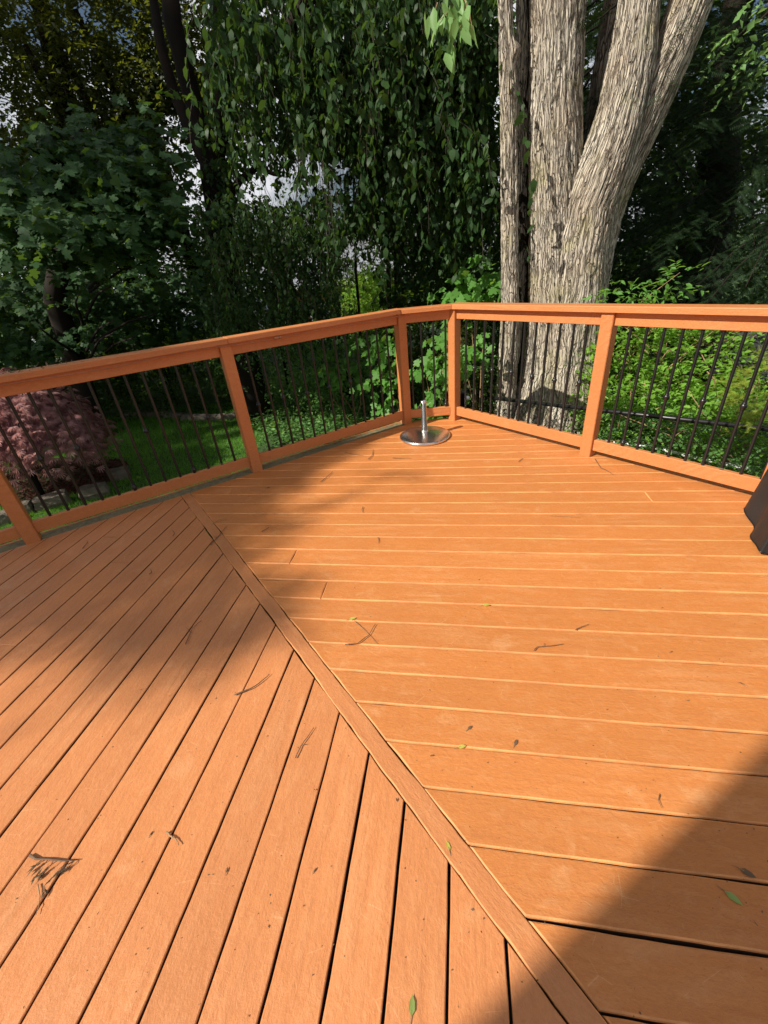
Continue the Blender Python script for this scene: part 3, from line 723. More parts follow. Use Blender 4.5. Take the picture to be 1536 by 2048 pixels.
# ------------------------------------------------------------------ bark trunks
def trunk_mesh(name, path, rads, na, nl, amp=.012, fs=16., seed=0, lobes=0., knots=()):
    path = np.array(path, float); rads = np.array(rads, float)
    s = np.r_[0, np.cumsum(np.linalg.norm(np.diff(path, axis=0), axis=1))]; L = s[-1]
    tt = np.linspace(0, L, nl)
    def sm(y):                                     # smooth interpolation of the control points
        f = np.interp(tt, s, y); w_ = max(3, nl // (len(path) * 3)) | 1
        pad = np.r_[np.full(w_, f[0]) - (f[1] - f[0]) * np.arange(w_, 0, -1), f, np.full(w_, f[-1]) + (f[-1] - f[-2]) * np.arange(1, w_ + 1)]
        return np.convolve(pad, np.ones(w_) / w_, 'same')[w_:-w_]
    X = np.stack([sm(path[:, i]) for i in range(3)], -1); Rr = sm(rads)
    T = unit(np.gradient(X, axis=0)); a = np.array([1., 0, 0]); A = []
    for i in range(nl):
        a = unit(a - T[i] * (a @ T[i])); A.append(a)
    A = np.array(A); B = np.cross(T, A)
    th = np.linspace(0, 2 * math.pi, na, endpoint=False)
    ct, st = np.cos(th)[None], np.sin(th)[None]
    r0 = rads.max(); tw = .35 * tt[:, None]
    qx = (r0 * fs * np.cos(th[None] + tw * .25)).ravel(); qy = (r0 * fs * np.sin(th[None] + tw * .25)).ravel(); qz = np.repeat(tt * fs * .14, na)
    Q = np.stack([qx, qy, qz], -1)
    wq = np.stack([vnoise(Q * .5, seed + 40), vnoise(Q * .5, seed + 50), Q[:, 2] * 0], -1) - .5
    n1 = vnoise(Q + wq * 2.2, seed); n2 = vnoise(Q * [1.9, 1.9, 2.4] + 17.3, seed + 5); n3 = vnoise(Q * [4.2, 4.2, 9.] + 5.1, seed + 9)
    f1 = np.clip(np.abs(n1 - .5) / .17, 0, 1); f2 = np.clip(np.abs(n2 - .5) / .2, 0, 1)
    h = (np.minimum(f1, .35 + .65 * f2)) ** .8
    dsp = amp * (h - .7) + amp * .45 * (n3 - .5)
    lob = lobes * (fbm(np.stack([np.tile(np.cos(th) * 1.6, nl), np.tile(np.sin(th) * 1.6, nl), np.repeat(tt * .5, na)], -1), 2, seed + 70) - .5)
    rad = (Rr[:, None] * (1 + lob.reshape(nl, na)) + dsp.reshape(nl, na))
    V = X[:, None] + rad[..., None] * (ct[..., None] * A[:, None] + st[..., None] * B[:, None])
    for kp, kr, kh in knots:
        d = np.linalg.norm(V - np.array(kp), axis=-1); c = X[:, None] + 0 * V
        V = V + unit(V - c) * (kh * np.exp(-(d / kr) ** 2))[..., None]
    idx = np.arange(na * nl).reshape(nl, na); j = np.roll(idx, -1, 1)
    Fa = np.stack([idx[:-1], j[:-1], j[1:], idx[1:]], -1).reshape(-1, 4)
    me = np_mesh(name, V.reshape(-1, 3), Fa, True)
    at_ = me.attributes.new('furrow', 'FLOAT', 'POINT'); at_.data.foreach_set('value', h.astype(np.float32))
    bc = me.attributes.new('barkco', 'FLOAT_VECTOR', 'POINT'); rr_ = np.repeat(Rr, na) * .5 + rads.mean() * .5
    thq = np.tile(th, nl); bc.data.foreach_set('vector', np.stack([np.cos(thq) * rads.mean() + seed, np.sin(thq) * rads.mean(), np.repeat(tt, na)], -1).astype(np.float32).ravel())
    return me
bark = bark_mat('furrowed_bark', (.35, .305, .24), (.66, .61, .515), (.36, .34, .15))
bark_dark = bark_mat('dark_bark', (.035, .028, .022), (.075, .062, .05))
bark_sh = bark_mat('shadowed_bark', (.035, .03, .024), (.065, .058, .045), (.05, .05, .02))  # shadow of the slender trunk put into this darker bark colour
T0 = np.array([2.52, 5.06])
def tp(px, py, T0=T0, back=0.):
    """point on the upright plane through T0 that faces the viewer"""
    nv = unit(T0); d = ray(px, py); t = (np.linalg.norm(T0) + back) / (d[:2] @ nv)
    return np.array([0, 0, CAM_H]) + t * d
def stem(pxs, **kw):
    path = [tp(x, y, kw.get('T0', T0), kw.get('back', 0)) for x, y, w_ in pxs]
    rads = [w_ / 2 * depth(p) / F_PX for p, (x, y, w_) in zip(path, pxs)]
    return path, rads
big = empty('big_forked_tree', (T0[0], T0[1], GZ)); tag(big, 'massive pale tree with deeply furrowed bark forking into leaning limbs behind the right railing', 'tree')
def big_part(name, path, rads, *a, mat=bark, **kw):
    off = np.array(big.location); me = trunk_mesh(name, np.array(path) - off, rads, *a, **kw)
    return link(name, me, mat, big)
def extend(path, rads, dz, taper=.75):
    d = unit(np.array(path[-1]) - np.array(path[-3])); 
    path = list(path) + [path[-1] + d * dz * .5, path[-1] + d * dz]; return path, list(rads) + [rads[-1] * (1 + taper) / 2, rads[-1] * taper]
pB, rB = stem([(1080, 900, 175), (1095, 830, 150), (1107, 740, 122), (1112, 650, 108), (1112, 560, 104), (1112, 450, 102), (1110, 350, 100), (1110, 200, 100), (1114, 80, 104), (1116, -20, 106)])
pB[0][2] = min(pB[0][2], GZ - .1); pB, rB = extend(pB, rB, 3.2)
big_part('trunk', pB, rB, 230, 420, amp=.020, fs=15., seed=1, lobes=.10, knots=[(tp(1145, 100), .12, .03), (tp(1128, 330), .2, .012)])
pC, rC = stem([(1128, 900, 165), (1135, 800, 135), (1142, 700, 118), (1150, 600, 108), (1160, 500, 104), (1178, 410, 106), (1214, 320, 100), (1240, 240, 94), (1260, 140, 88), (1274, 40, 76), (1281, -20, 74)], back=-.03)
pC, rC = extend(pC, rC, 2.6)
big_part('limb', pC, rC, 210, 400, amp=.017, fs=16., seed=3, lobes=.10, knots=[(tp(1165, 400), .12, .03)])
pD, rD = stem([(1150, 890, 140), (1158, 800, 110), (1166, 700, 84), (1172, 600, 72), (1186, 500, 78), (1208, 410, 80), (1242, 330, 76), (1284, 240, 78), (1328, 140, 80), (1366, 50, 80), (1388, -20, 80)], back=.12)
pD, rD = extend(pD, rD, 2.6)
big_part('limb', pD, rD, 190, 400, amp=.016, fs=16., seed=5, lobes=.12, knots=[(tp(1330, 130), .1, .02)])
pE, rE = stem([(1150, 480, 44), (1172, 330, 40), (1190, 220, 34), (1208, 110, 32), (1222, 20, 32), (1228, -20, 32)], back=.55)
pE, rE = extend(pE, rE, 2.4); big_part('limb', pE, rE, 90, 160, amp=.012, fs=17., seed=7)
# slim trunk standing left of it
T1 = np.array([1.68, 5.2])
sl_ = empty('slim_tree', (T1[0], T1[1], GZ)); tag(sl_, 'slender straight grey trunk with a knot just left of the big forked tree', 'tree')
pA, rA = stem([(1006, 900, 48), (1010, 820, 40), (1016, 720, 38), (1020, 620, 34), (1019, 500, 33), (1019, 380, 33), (1017, 250, 32), (1015, 120, 31), (1012, 40, 28), (1010, -20, 28)], T0=T1)
pA[0][2] = min(pA[0][2], GZ - .05); pA, rA = extend(pA, rA, 3)
link('trunk', trunk_mesh('trunk', np.array(pA) - np.array(sl_.location), rA, 120, 380, .013, 20., 11, .1, [(tp(1035, 100, T1) - np.array(sl_.location), .05, .06), (tp(1028, 365, T1) - np.array(sl_.location), .05, .012)]), bark, sl_)
T2 = np.array([1.92, 5.5])
dk = empty('shadowed_slim_tree', (T2[0], T2[1], GZ)); tag(dk, 'dark narrow trunk half hidden between the slender and the big trunk', 'tree')
pA, rA = stem([(1036, 880, 34), (1040, 800, 30), (1046, 700, 26), (1046, 560, 24), (1045, 400, 24), (1046, 250, 26), (1048, 120, 30), (1050, 40, 34), (1052, -20, 36)], T0=T2)
pA[0][2] = min(pA[0][2], GZ - .05); pA, rA = extend(pA, rA, 3)
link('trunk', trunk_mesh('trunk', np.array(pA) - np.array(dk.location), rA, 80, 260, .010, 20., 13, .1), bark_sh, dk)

exec_foliage = True
# ------------------------------------------------------------------ foliage builders
def ell(c, r, n, shell=.35):
    """random points in an ellipsoid, denser to the outside"""
    u = unit(rng.normal(0, 1, (n, 3))); q = rng.uniform(shell, 1, (n, 1)) ** .5
    return np.asarray(c) + u * q * np.asarray(r), u
def twig_leaves(S, Dr, L, k, droop, jit=.35, spread=.9, hang=0.):
    """S twig starts, Dr directions, L lengths -> leaf positions, directions, normals"""
    n = len(S); t = np.tile(np.linspace(.12, 1, k), (n, 1)) + rng.uniform(-.04, .04, (n, k))
    Dr = unit(Dr); L = np.broadcast_to(L, (n,))
    P = S[:, None] + (Dr[:, None] * t[..., None] + np.array([0, 0, -1.]) * (droop * t ** 2)[..., None]) * L[:, None, None]
    tan = unit(Dr[:, None] + np.array([0, 0, -2.]) * (droop * t)[..., None])
    side = unit(np.cross(tan, np.array([0, 0, 1.])) + 1e-3); sg = np.where(np.arange(k) % 2, 1., -1.)[None, :, None]
    D = unit(tan * .55 + side * sg * spread + rng.normal(0, jit, P.shape) + np.array([0, 0, -hang]))
    N = np.array([0, 0, 1.]) + rng.normal(0, .45, P.shape)
    return P.reshape(-1, 3), D.reshape(-1, 3), N.reshape(-1, 3)
def visible(P, m=60):
    q, wv = proj(P); return (wv > .3) & (q[:, 0] > -m) & (q[:, 0] < 1536 + m) & (q[:, 1] > -m) & (q[:, 1] < 2048)
def gap_mask(P, gaps):
    """thin the crown where the photograph looks through it"""
    q, wv = proj(P); keep = np.ones(len(P), bool)
    for gx_, gy_, rx, ry, ang, k in gaps:
        ca, sa = math.cos(R(ang)), math.sin(R(ang)); dx, dy = q[:, 0] - gx_, q[:, 1] - gy_
        e = ((dx * ca + dy * sa) / rx) ** 2 + ((-dx * sa + dy * ca) / ry) ** 2
        nz = vnoise(np.stack([q[:, 0] / 22, q[:, 1] / 22, wv * .6], -1), 91)
        n2 = vnoise(np.stack([q[:, 0] / 9, q[:, 1] / 13, wv * .2], -1), 17)
        keep &= ~((e < .5 + nz) & (rng.random(len(P)) < k) & (n2 > .34))
    return keep
def finish(tree, P, D, N, size, kind, mat, nth=250, width=1., name='foliage'):
    """nearest leaves as objects, the rest as one foliage part"""
    size = np.broadcast_to(size, (len(P),)).copy()
    q, wv = proj(P); app = size / np.maximum(wv, .1); vis = visible(P, 0); app = np.where(vis, app, 0)
    order = np.argsort(-app); pick = order[:nth]; rest = np.ones(len(P), bool); rest[pick] = False
    if nth: leaf_things(P[pick], D[pick], N[pick], size[pick], kind, mat, tree, width)
    o = leaf_cloud(name, P[rest] - np.array(tree.location), D[rest], N[rest], size[rest], kind, mat, tree, width); o['kind'] = 'stuff'
    return o
def limb(tree, pts, rads, mat=None, name='branch', n=9):
    off = np.array(tree.location); mb = MB(); P = []; Q = []
    for i in range(len(pts) - 1):
        for t in (0, .25, .5, .75):
            P.append(np.asarray(pts[i]) * (1 - t) + np.asarray(pts[i + 1]) * t + rng.normal(0, .25 if rads[i] < .05 else .05, 3) * rads[i] * (t > 0)); Q.append(rads[i] * (1 - t) + rads[i + 1] * t)
    P.append(np.asarray(pts[-1])); Q.append(rads[-1])
    mb.tube([p - off for p in P], Q, n); return mb.build(name, mat or bark_dark, tree, True)

SKYG = [(360, 300, 48, 80, -32, .85), (390, 375, 40, 50, -30, .85), (500, 360, 26, 42, 0, .9), (560, 380, 55, 34, 30, .92), (640, 330, 60, 62, 40, .97), (680, 370, 42, 60, 0, .93),
        (620, 425, 60, 22, 40, .7), (380, 465, 30, 30, 0, .6), (350, 650, 10, 16, 0, .9),
        (190, 40, 30, 26, 0, .7), (250, 80, 34, 22, 30, .7), (170, 20, 20, 20, 0, .6), (380, 10, 28, 22, 0, .6), (540, 20, 30, 16, 0, .7), (625, 25, 26, 26, 0, .75), (700, 60, 22, 30, 0, .55), (400, 110, 14, 20, 0, .5),
        (10, 240, 26, 44, 0, .85), (40, 20, 22, 30, 20, .6), (310, 60, 12, 26, 0, .5), (730, 560, 60, 90, 0, .9), (1190, 150, 16, 70, 0, .8), (530, 545, 22, 14, 0, .6), (590, 560, 16, 14, 0, .7)]

# ------ weeping tree in the middle
wt0 = at(455, 600, 8.2); wt = empty('weeping_tree', (wt0[0], wt0[1], float(ground_z(np.array([wt0[0]]), np.array([wt0[1]]))[0])))
tag(wt, 'tall dark tree with drooping leafy strands in the middle, trunk forking above the left railing', 'tree')
A = lambda x, y, r: at(x, y, r)
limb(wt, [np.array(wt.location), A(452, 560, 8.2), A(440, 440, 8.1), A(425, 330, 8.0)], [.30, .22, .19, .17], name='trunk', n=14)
limb(wt, [A(428, 345, 8.0), A(400, 250, 8.0), A(372, 150, 7.9), A(345, 40, 7.8), A(335, -60, 7.8)], [.15, .12, .115, .11, .09], name='limb')
limb(wt, [A(420, 335, 8.1), A(385, 270, 8.2), A(350, 190, 8.3), A(322, 90, 8.3), A(300, -40, 8.4)], [.12, .085, .07, .065, .05], name='limb')
limb(wt, [A(432, 330, 8.0), A(445, 220, 7.8), A(443, 110, 7.6), A(440, -30, 7.5)], [.12, .10, .09, .08], name='limb')
limb(wt, [A(444, 130, 7.6), A(475, 70, 7.2), A(505, 20, 7.0), A(545, -30, 6.8)], [.09, .08, .07, .06], name='limb')
limb(wt, [A(530, 75, 6.6), A(575, 55, 6.2), A(612, 10, 5.9), A(640, -40, 5.7)], [.07, .07, .06, .05], name='limb')
limb(wt, [A(560, 60, 6.4), A(610, 92, 6.3), A(660, 85, 6.1)], [.04, .03, .02], name='branch')
limb(wt, [A(438, 420, 8.1), A(480, 360, 7.6), A(515, 335, 7.3), A(560, 350, 7.1)], [.06, .05, .035, .02], name='branch')
limb(wt, [A(545, -5, 6), A(560, 60, 5.8), A(590, 190, 5.7), A(597, 330, 5.7), A(590, 440, 5.7), A(560, 485, 5.7)], [.006, .006, .005, .005, .004, .003], name='vine', n=5)
limb(wt, [A(480, 410, 6.4), A(510, 445, 6.3), A(570, 482, 6.2)], [.006, .005, .004], name='vine', n=5)
P_, D_, N_, Z_ = [], [], [], []
TW = []
def strands(x0, x1, y0, y1, r0, r1, n, L0, L1, size, sp=.034):
    xs, ys = rng.uniform(x0, x1, n), rng.uniform(y0, y1, n); rr = rng.uniform(r0, r1, n)
    cl_ = vnoise(np.stack([xs / 55, ys / 90, rr * 1.2], -1), 33); ok = cl_ > .36
    for x, y, r_ in zip(xs[ok], ys[ok], rr[ok]):
        s0 = A(x, y, r_); L = rng.uniform(L0, L1) * rng.choice([.5, 1, 1, 1.4]); sp_i = sp * rng.uniform(.8, 1.7); k = max(4, int(L / sp_i)); t = np.arange(k) / k
        a0 = rng.uniform(0, 6.28); out = rng.uniform(.05, .55); sw = np.array([math.cos(a0), math.sin(a0)]) * out * L
        b_ = 1 - (1 - t) ** 1.8
        p = s0 + np.stack([sw[0] * b_ + .03 * np.sin(5 * t + a0), sw[1] * b_ + .03 * np.cos(4 * t + a0), -L * t ** 1.25], -1) + rng.normal(0, .018, (k, 3))
        az = a0 + np.arange(k) * 2.4 + rng.normal(0, .5, k)
        d = np.stack([np.cos(az) * .6, np.sin(az) * .6, -rng.uniform(.35, 1.5, k)], -1) + rng.normal(0, .28, (k, 3))
        nn = np.stack([np.cos(az), np.sin(az), np.full(k, .6)], -1) + rng.normal(0, .5, (k, 3))
        P_.append(p); D_.append(d); N_.append(nn); Z_.append(np.full(k, size) * rng.uniform(.55, 1.3, k)); TW.append(p[::3])
strands(420, 985, -140, 120, 5.6, 7.6, 640, .5, 1.3, .098)
strands(600, 980, -60, 330, 5.4, 7.2, 900, .4, 1.1, .098)
strands(400, 760, 20, 420, 6.6, 9.0, 760, .4, 1.1, .090)
strands(400, 700, 380, 640, 5.9, 7.4, 900, .3, .7, .066, .026)
strands(760, 1010, 300, 500, 7.0, 9.0, 430, .4, .9, .085)
strands(600, 760, 400, 450, 6.5, 8.5, 200, .25, .5, .075)
P_, D_, N_, Z_ = map(np.concatenate, (P_, D_, N_, Z_))
kp = gap_mask(P_, SKYG)
finish(wt, P_[kp], D_[kp], N_[kp], Z_[kp], 'leaf6', L_['weep'], 290, 1.1)
V = []; Fq = []; nv_ = 0
for q in TW:
    if len(q) < 2: continue
    a_ = rng.uniform(0, 3.14); o_ = np.array([math.cos(a_), math.sin(a_), 0]) * .0018
    q = q - np.array(wt.location); V.append(np.stack([q - o_, q + o_], 1).reshape(-1, 3)); i_ = np.arange(len(q) - 1) * 2 + nv_
    Fq.append(np.stack([i_, i_ + 1, i_ + 3, i_ + 2], -1)); nv_ += len(q) * 2
o = link('twigs', np_mesh('twigs', np.concatenate(V), np.concatenate(Fq)), M['stem'], wt); o['kind'] = 'stuff'
# bright bough hanging in from above
hb0 = A(890, -30, 3.3); hb = empty('hanging_bough', tuple(hb0)); tag(hb, 'sunlit bough of pale green leaves hanging from above left of the slender trunk', 'branch')
P_, D_, N_, Z_ = [], [], [], []
for x0, y0, x1, y1, k in ((895, -30, 930, 45, 8), (930, 0, 945, 60, 5), (905, 10, 875, 45, 5), (905, 60, 895, 105, 7), (875, 5, 862, 30, 4), (930, 10, 920, 55, 5)):
    for t in np.linspace(0, 1, k):
        P_.append(A(x0 + (x1 - x0) * t + rng.normal(0, 5), y0 + (y1 - y0) * t, 3.3 + rng.normal(0, .04)))
        D_.append([rng.normal(0, .35), rng.normal(0, .35), -1]); N_.append([-.7 + rng.normal(0, .4), -.6 + rng.normal(0, .4), .5]); Z_.append(rng.uniform(.075, .115))
    limb(hb, [A(x0, y0, 3.3), A((x0 + x1) / 2 + 3, (y0 + y1) / 2, 3.3), A(x1, y1, 3.3)], [.003, .0025, .0015], M['twigl'], 'shoot', 5)
leaf_things(np.array(P_), np.array(D_), np.array(N_), np.array(Z_), 'oval', L_['lit'], hb, 1.1)

# ------ broad maple on the left
mt0 = at(60, 560, 9.5); mt = empty('left_maple', (mt0[0], mt0[1], GZ)); tag(mt, 'bushy maple with broad blue-green leaves in tiers on the left', 'tree')
limb(mt, [np.array(mt.location), A(110, 600, 9.4), A(140, 420, 9.2), A(160, 250, 9.0)], [.2, .16, .12, .08], name='trunk')
P_, D_, N_ = [], [], []
def tier(x, y, r_, w_, n, k=9, L=.55):
    if y > 520: r_ += 2.7; w_ *= 1.25; n = int(n * 1.3)
    if x < 150: r_ += 1.3; w_ *= 1.2; n = int(n * 1.3)
    c = A(x, y, r_); q = rng.normal(0, 1, (n, 2)); S = c + np.stack([q[:, 0] * w_, q[:, 1] * w_ * .6, rng.normal(0, .10, n)], -1)
    tow = unit(np.array([-c[0], -c[1], 0])); Dr = tow + rng.normal(0, .7, (n, 3)) * [1, 1, .25]
    p, d, nn = twig_leaves(S, Dr, rng.uniform(.5, 1.1, n) * L, k, .28, .3, .8, .25)
    nn = nn + tow * .45
    P_.append(p); D_.append(d); N_.append(nn)
for x, y, r_, w_, n in ((230, 262, 7.6, .45, 26), (120, 300, 7.4, .6, 34), (300, 300, 7.8, .3, 16), (40, 330, 7.2, .6, 34), (210, 345, 7.3, .45, 34), (90, 390, 7.0, .6, 40), (240, 420, 7.2, .35, 34),
                        (170, 450, 6.9, .5, 40), (20, 440, 6.8, .5, 36), (110, 500, 7.0, .6, 36), (230, 480, 7.0, .35, 30), (60, 560, 7.2, .6, 30), (200, 590, 6.9, .6, 40), (300, 600, 7.2, .5, 34), (90, 630, 6.8, .6, 40),
                        (350, 560, 7.6, .4, 22), (20, 690, 6.6, .5, 34), (160, 660, 6.8, .6, 36), (330, 660, 7.1, .35, 20), (-60, 400, 7, .5, 30), (-70, 600, 7, .5, 30), (280, 370, 7.6, .35, 20), (320, 450, 7.8, .25, 10), (395, 620, 7.2, .35, 20)):
    tier(x, y, r_, w_, int(n * 1.5))
P_, D_, N_ = map(np.concatenate, (P_, D_, N_)); kp = gap_mask(P_, [g_ for g_ in SKYG if g_[0] < 520])
finish(mt, P_[kp], D_[kp], N_[kp], rng.uniform(.075, .12, kp.sum()), 'maple', L_['maple'], 290)
for _ in range(26):
    x, y = random.uniform(0, 330), random.uniform(280, 680); limb(mt, [A(150 + .1 * x, y + 60, 8.6), A(x * .7 + 40, y + 15, 7.8), A(x, y, 7.2)], [.025, .015, .006], name='branch', n=5)

# ------ generic leafy trees
def leafy(name, label, base, trunk, crowns, kind, mat, size, k, L, gaps=SKYG, nth=0, limbs=(), group=None, droop=.35, cat='tree', width=1., tmat=None, hang=0.):
    t = empty(name, tuple(base)); tag(t, label, cat, group)
    if trunk: limb(t, trunk[0], trunk[1], tmat, 'trunk', 10)
    for l_ in limbs: limb(t, l_[0], l_[1], tmat, 'branch', 6)
    P, D, N = [], [], []
    for c, r_, n in crowns:
        S, u = ell(c, r_, n); p, d, nn = twig_leaves(S, u + rng.normal(0, .5, u.shape), rng.uniform(.6, 1.2, n) * L, k, droop, .4, .8, hang)
        P.append(p); D.append(d); N.append(nn)
    P, D, N = map(np.concatenate, (P, D, N))
    if gaps: kp = gap_mask(P, gaps); P, D, N = P[kp], D[kp], N[kp]
    sz = rng.uniform(size * .7, size * 1.2, len(P))
    if nth: finish(t, P, D, N, sz, kind, mat, nth, width)
    else:
        o = leaf_cloud('foliage', P - np.array(t.location), D, N, sz, kind, mat, t, width); o['kind'] = 'stuff'
    return t
def gpt(x, y, r_):
    p = A(x, y, r_); p[2] = float(ground_z(p[:1], p[1:2])[0]); return p
b = gpt(120, 500, 13)
leafy('olive_leaved_tree', 'tall tree with fine olive leaves against the sky at top left', b, ([b, A(150, 300, 13), A(100, 80, 13), A(60, -80, 13)], [.3, .24, .18, .12]),
      [(A(60, 60, 13), (3.0, 1.6, 2.0), 950), (A(230, 60, 12.5), (2.4, 1.5, 1.8), 900), (A(60, 220, 13), (2.4, 1.5, 1.3), 650), (A(230, 200, 13), (2.0, 1.4, 1.2), 650), (A(380, 40, 12), (1.6, 1.3, 1.6), 560), (A(-100, 120, 13), (2., 1.5, 2.5), 380), (A(480, 60, 11.5), (1.6, 1.3, 1.4), 420), (A(330, 190, 13), (1.3, 1.2, 1.0), 220)],
      'diamond', L_['olive'], .10, 14, 1.0, limbs=[([A(150, 250, 13), A(80, 150, 12), A(50, 90, 12)], [.1, .07, .05]), ([A(160, 260, 13), A(130, 160, 12.5), A(80, 60, 12)], [.08, .06, .04]), ([A(190, 250, 12), A(160, 170, 12), A(110, 80, 12)], [.08, .06, .04]), ([A(250, 240, 12), A(210, 140, 12), A(150, 20, 12)], [.08, .06, .05])])
# far trees behind
far_specs = [
    ('feathery tree behind the fork of the weeping tree', 330, 330, 15, 1.5, 2.0, 'far'), ('small leafy tree behind the left maple top', 180, 330, 16, 2.2, 1.6, 'olive'),
    ('round yellowish tree far behind the left maple', 60, 470, 19, 2.8, 3.0, 'far'), ('dense tree far left behind the red shrub', -150, 520, 17, 3.0, 3.6, 'far'),
    ('dark tree behind the trunk of the weeping tree', 300, 540, 16, 2.4, 2.6, 'far'),
    ('low dark tree beyond the middle of the lawn', 470, 590, 15, 2.0, 1.5, 'far'),
    ('broad dark tree filling the middle distance left of the gap', 560, 470, 18, 2.2, 1.6, 'far'),
    ('tall dark tree right of the gap with the far house', 900, 380, 14, 2.6, 4.5, 'far'),
    ('dark tree behind the slender trunk', 1080, 330, 12, 2.6, 4.2, 'far'),
    ('dark tree far right behind the conifer', 1420, 330, 14, 4.0, 5.0, 'far'),
    ('high dark crown behind the top right corner', 1480, 60, 12.5, 2.6, 2.4, 'far'), ('dark bushy tree low behind the conifer', 1330, 430, 12, 2.2, 1.8, 'far')]
for lab, x, y, r_, rw, rh, mt_ in far_specs:
    b = gpt(x, y, r_); c = A(x, y, r_)
    leafy('background_tree', lab, b, ([b, c * .5 + b * .5, c + [0, 0, rh * .5]], [.25, .2, .08]),
          [(c, (rw, rw * .7, rh), int(380 * rw * rh / 6)), (c + [rw * .5, 0, -rh * .3], (rw * .6, rw * .5, rh * .5), int(150 * rw * rh / 6)), (c - [rw * .6, 0, rh * .1], (rw * .6, rw * .5, rh * .5), int(150 * rw * rh / 6))],
          'diamond', L_[mt_], .15, 13, 1.0, group='trees beyond the garden')
# sunny shrubs in the central gap
for lab, x, y, r_, rw, rh, mt_ in (('bright yellow-green bush showing in the gap above the railing', 745, 610, 11, .55, .55, 'bright'), ('loose pale green shrub beside the far house roof', 735, 530, 17, 1.3, 1.1, 'moss'), ('small sunlit shrub below the far grey roof', 715, 585, 14, .8, .5, 'bright')):
    b = gpt(x, y, r_); c = A(x, y, r_)
    leafy('sunny_shrub', lab, b, ([b, c], [.05, .02]), [(c, (rw, rw, rh), 300), (c - [0, 0, rh], (rw, rw, rh), 160)], 'diamond', L_[mt_], .09, 10, .5, gaps=None, cat='shrub', group='sunny shrubs in the gap')
# thin dark trunks in the gap
for i, (x, w_, lab) in enumerate(((776, 8, 'thin black trunk at the right side of the gap'), (790, 5, 'second very thin trunk in the gap'), (800, 6, 'pale thin trunk in the gap'), (712, 5, 'thin stem left in the gap'))):
    b = gpt(x, 640, 9.5); t = empty('thin_tree', tuple(b)); tag(t, lab, 'tree', 'thin trunks in the gap')
    rr = w_ / 2 * 9.5 / F_PX
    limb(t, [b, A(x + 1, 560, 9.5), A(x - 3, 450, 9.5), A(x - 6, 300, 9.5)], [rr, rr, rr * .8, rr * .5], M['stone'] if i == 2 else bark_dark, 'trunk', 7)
    limb(t, [A(x - 1, 500, 9.5), A(x + 14, 450, 9.4), A(x + 24, 400, 9.3)], [rr * .4, rr * .3, rr * .2], bark_dark, 'branch', 5)
    c = A(x, 300, 9.5); S, u = ell(c, (.9, .7, .9), 60); p, d, nn = twig_leaves(S, u, .5, 10, .4)
    o = leaf_cloud('foliage', p - np.array(t.location), d, nn, rng.uniform(.06, .1, len(p)), 'diamond', L_['far'], t); o['kind'] = 'stuff'

# ------ conifer at the right
cb = gpt(1430, 600, 8.6); con = empty('dark_conifer', tuple(cb)); tag(con, 'dark drooping conifer filling the right side behind the big tree', 'tree')
limb(con, [cb, A(1440, 400, 8.8), A(1460, 100, 8.8), A(1480, -100, 8.8)], [.26, .2, .14, .1], name='trunk')
P_, D_, N_ = [], [], []
for i in range(330):
    x, y = rng.uniform(1180, 1640), rng.uniform(-80, 640); r_ = rng.uniform(6.6, 9.6)
    s0 = A(x, y, r_); d = unit(np.array([-.75 + rng.normal(0, .35), -.55 + rng.normal(0, .3), -.28 + rng.normal(0, .12)])); L = rng.uniform(.7, 1.5)
    if i % 4 == 0: limb(con, [s0, s0 + d * L * .5 - [0, 0, .05], s0 + d * L - [0, 0, .22]], [.014, .009, .004], name='branch', n=5)
    k = 52; t = rng.uniform(.05, 1, k)
    p = s0 + rng.normal(0, .05, (k, 3)) + d * (L * t)[:, None] - np.array([0, 0, .22]) * (t ** 2)[:, None]
    sd_ = unit(np.cross(d, [0, 0, 1.])) * np.where(rng.random(k) < .5, 1, -1)[:, None]
    dd = d * .6 + sd_ * .8 + np.array([0, 0, -.25]) + rng.normal(0, .15, (k, 3))
    P_.append(p); D_.append(dd); N_.append(np.array([0, 0, 1.]) + rng.normal(0, .35, (k, 3)))
P_, D_, N_ = map(np.concatenate, (P_, D_, N_))
finish(con, P_, D_, N_, rng.uniform(.10, .20, len(P_)), 'spray', L_['con'], 0)
# lit twigs in the top right corner
leafy('corner_bough', 'bright green bough cut by the top right corner of the picture', A(1540, 10, 6.0), None, [(A(1530, 30, 6.0), (.28, .2, .25), 26), (A(1500, 60, 6.1), (.2, .15, .12), 8)], 'diamond', L_['lit'], .07, 9, .3, gaps=None, cat='branch', limbs=[([A(1580, -20, 6), A(1520, 40, 6), A(1470, 75, 6)], [.012, .008, .004])])

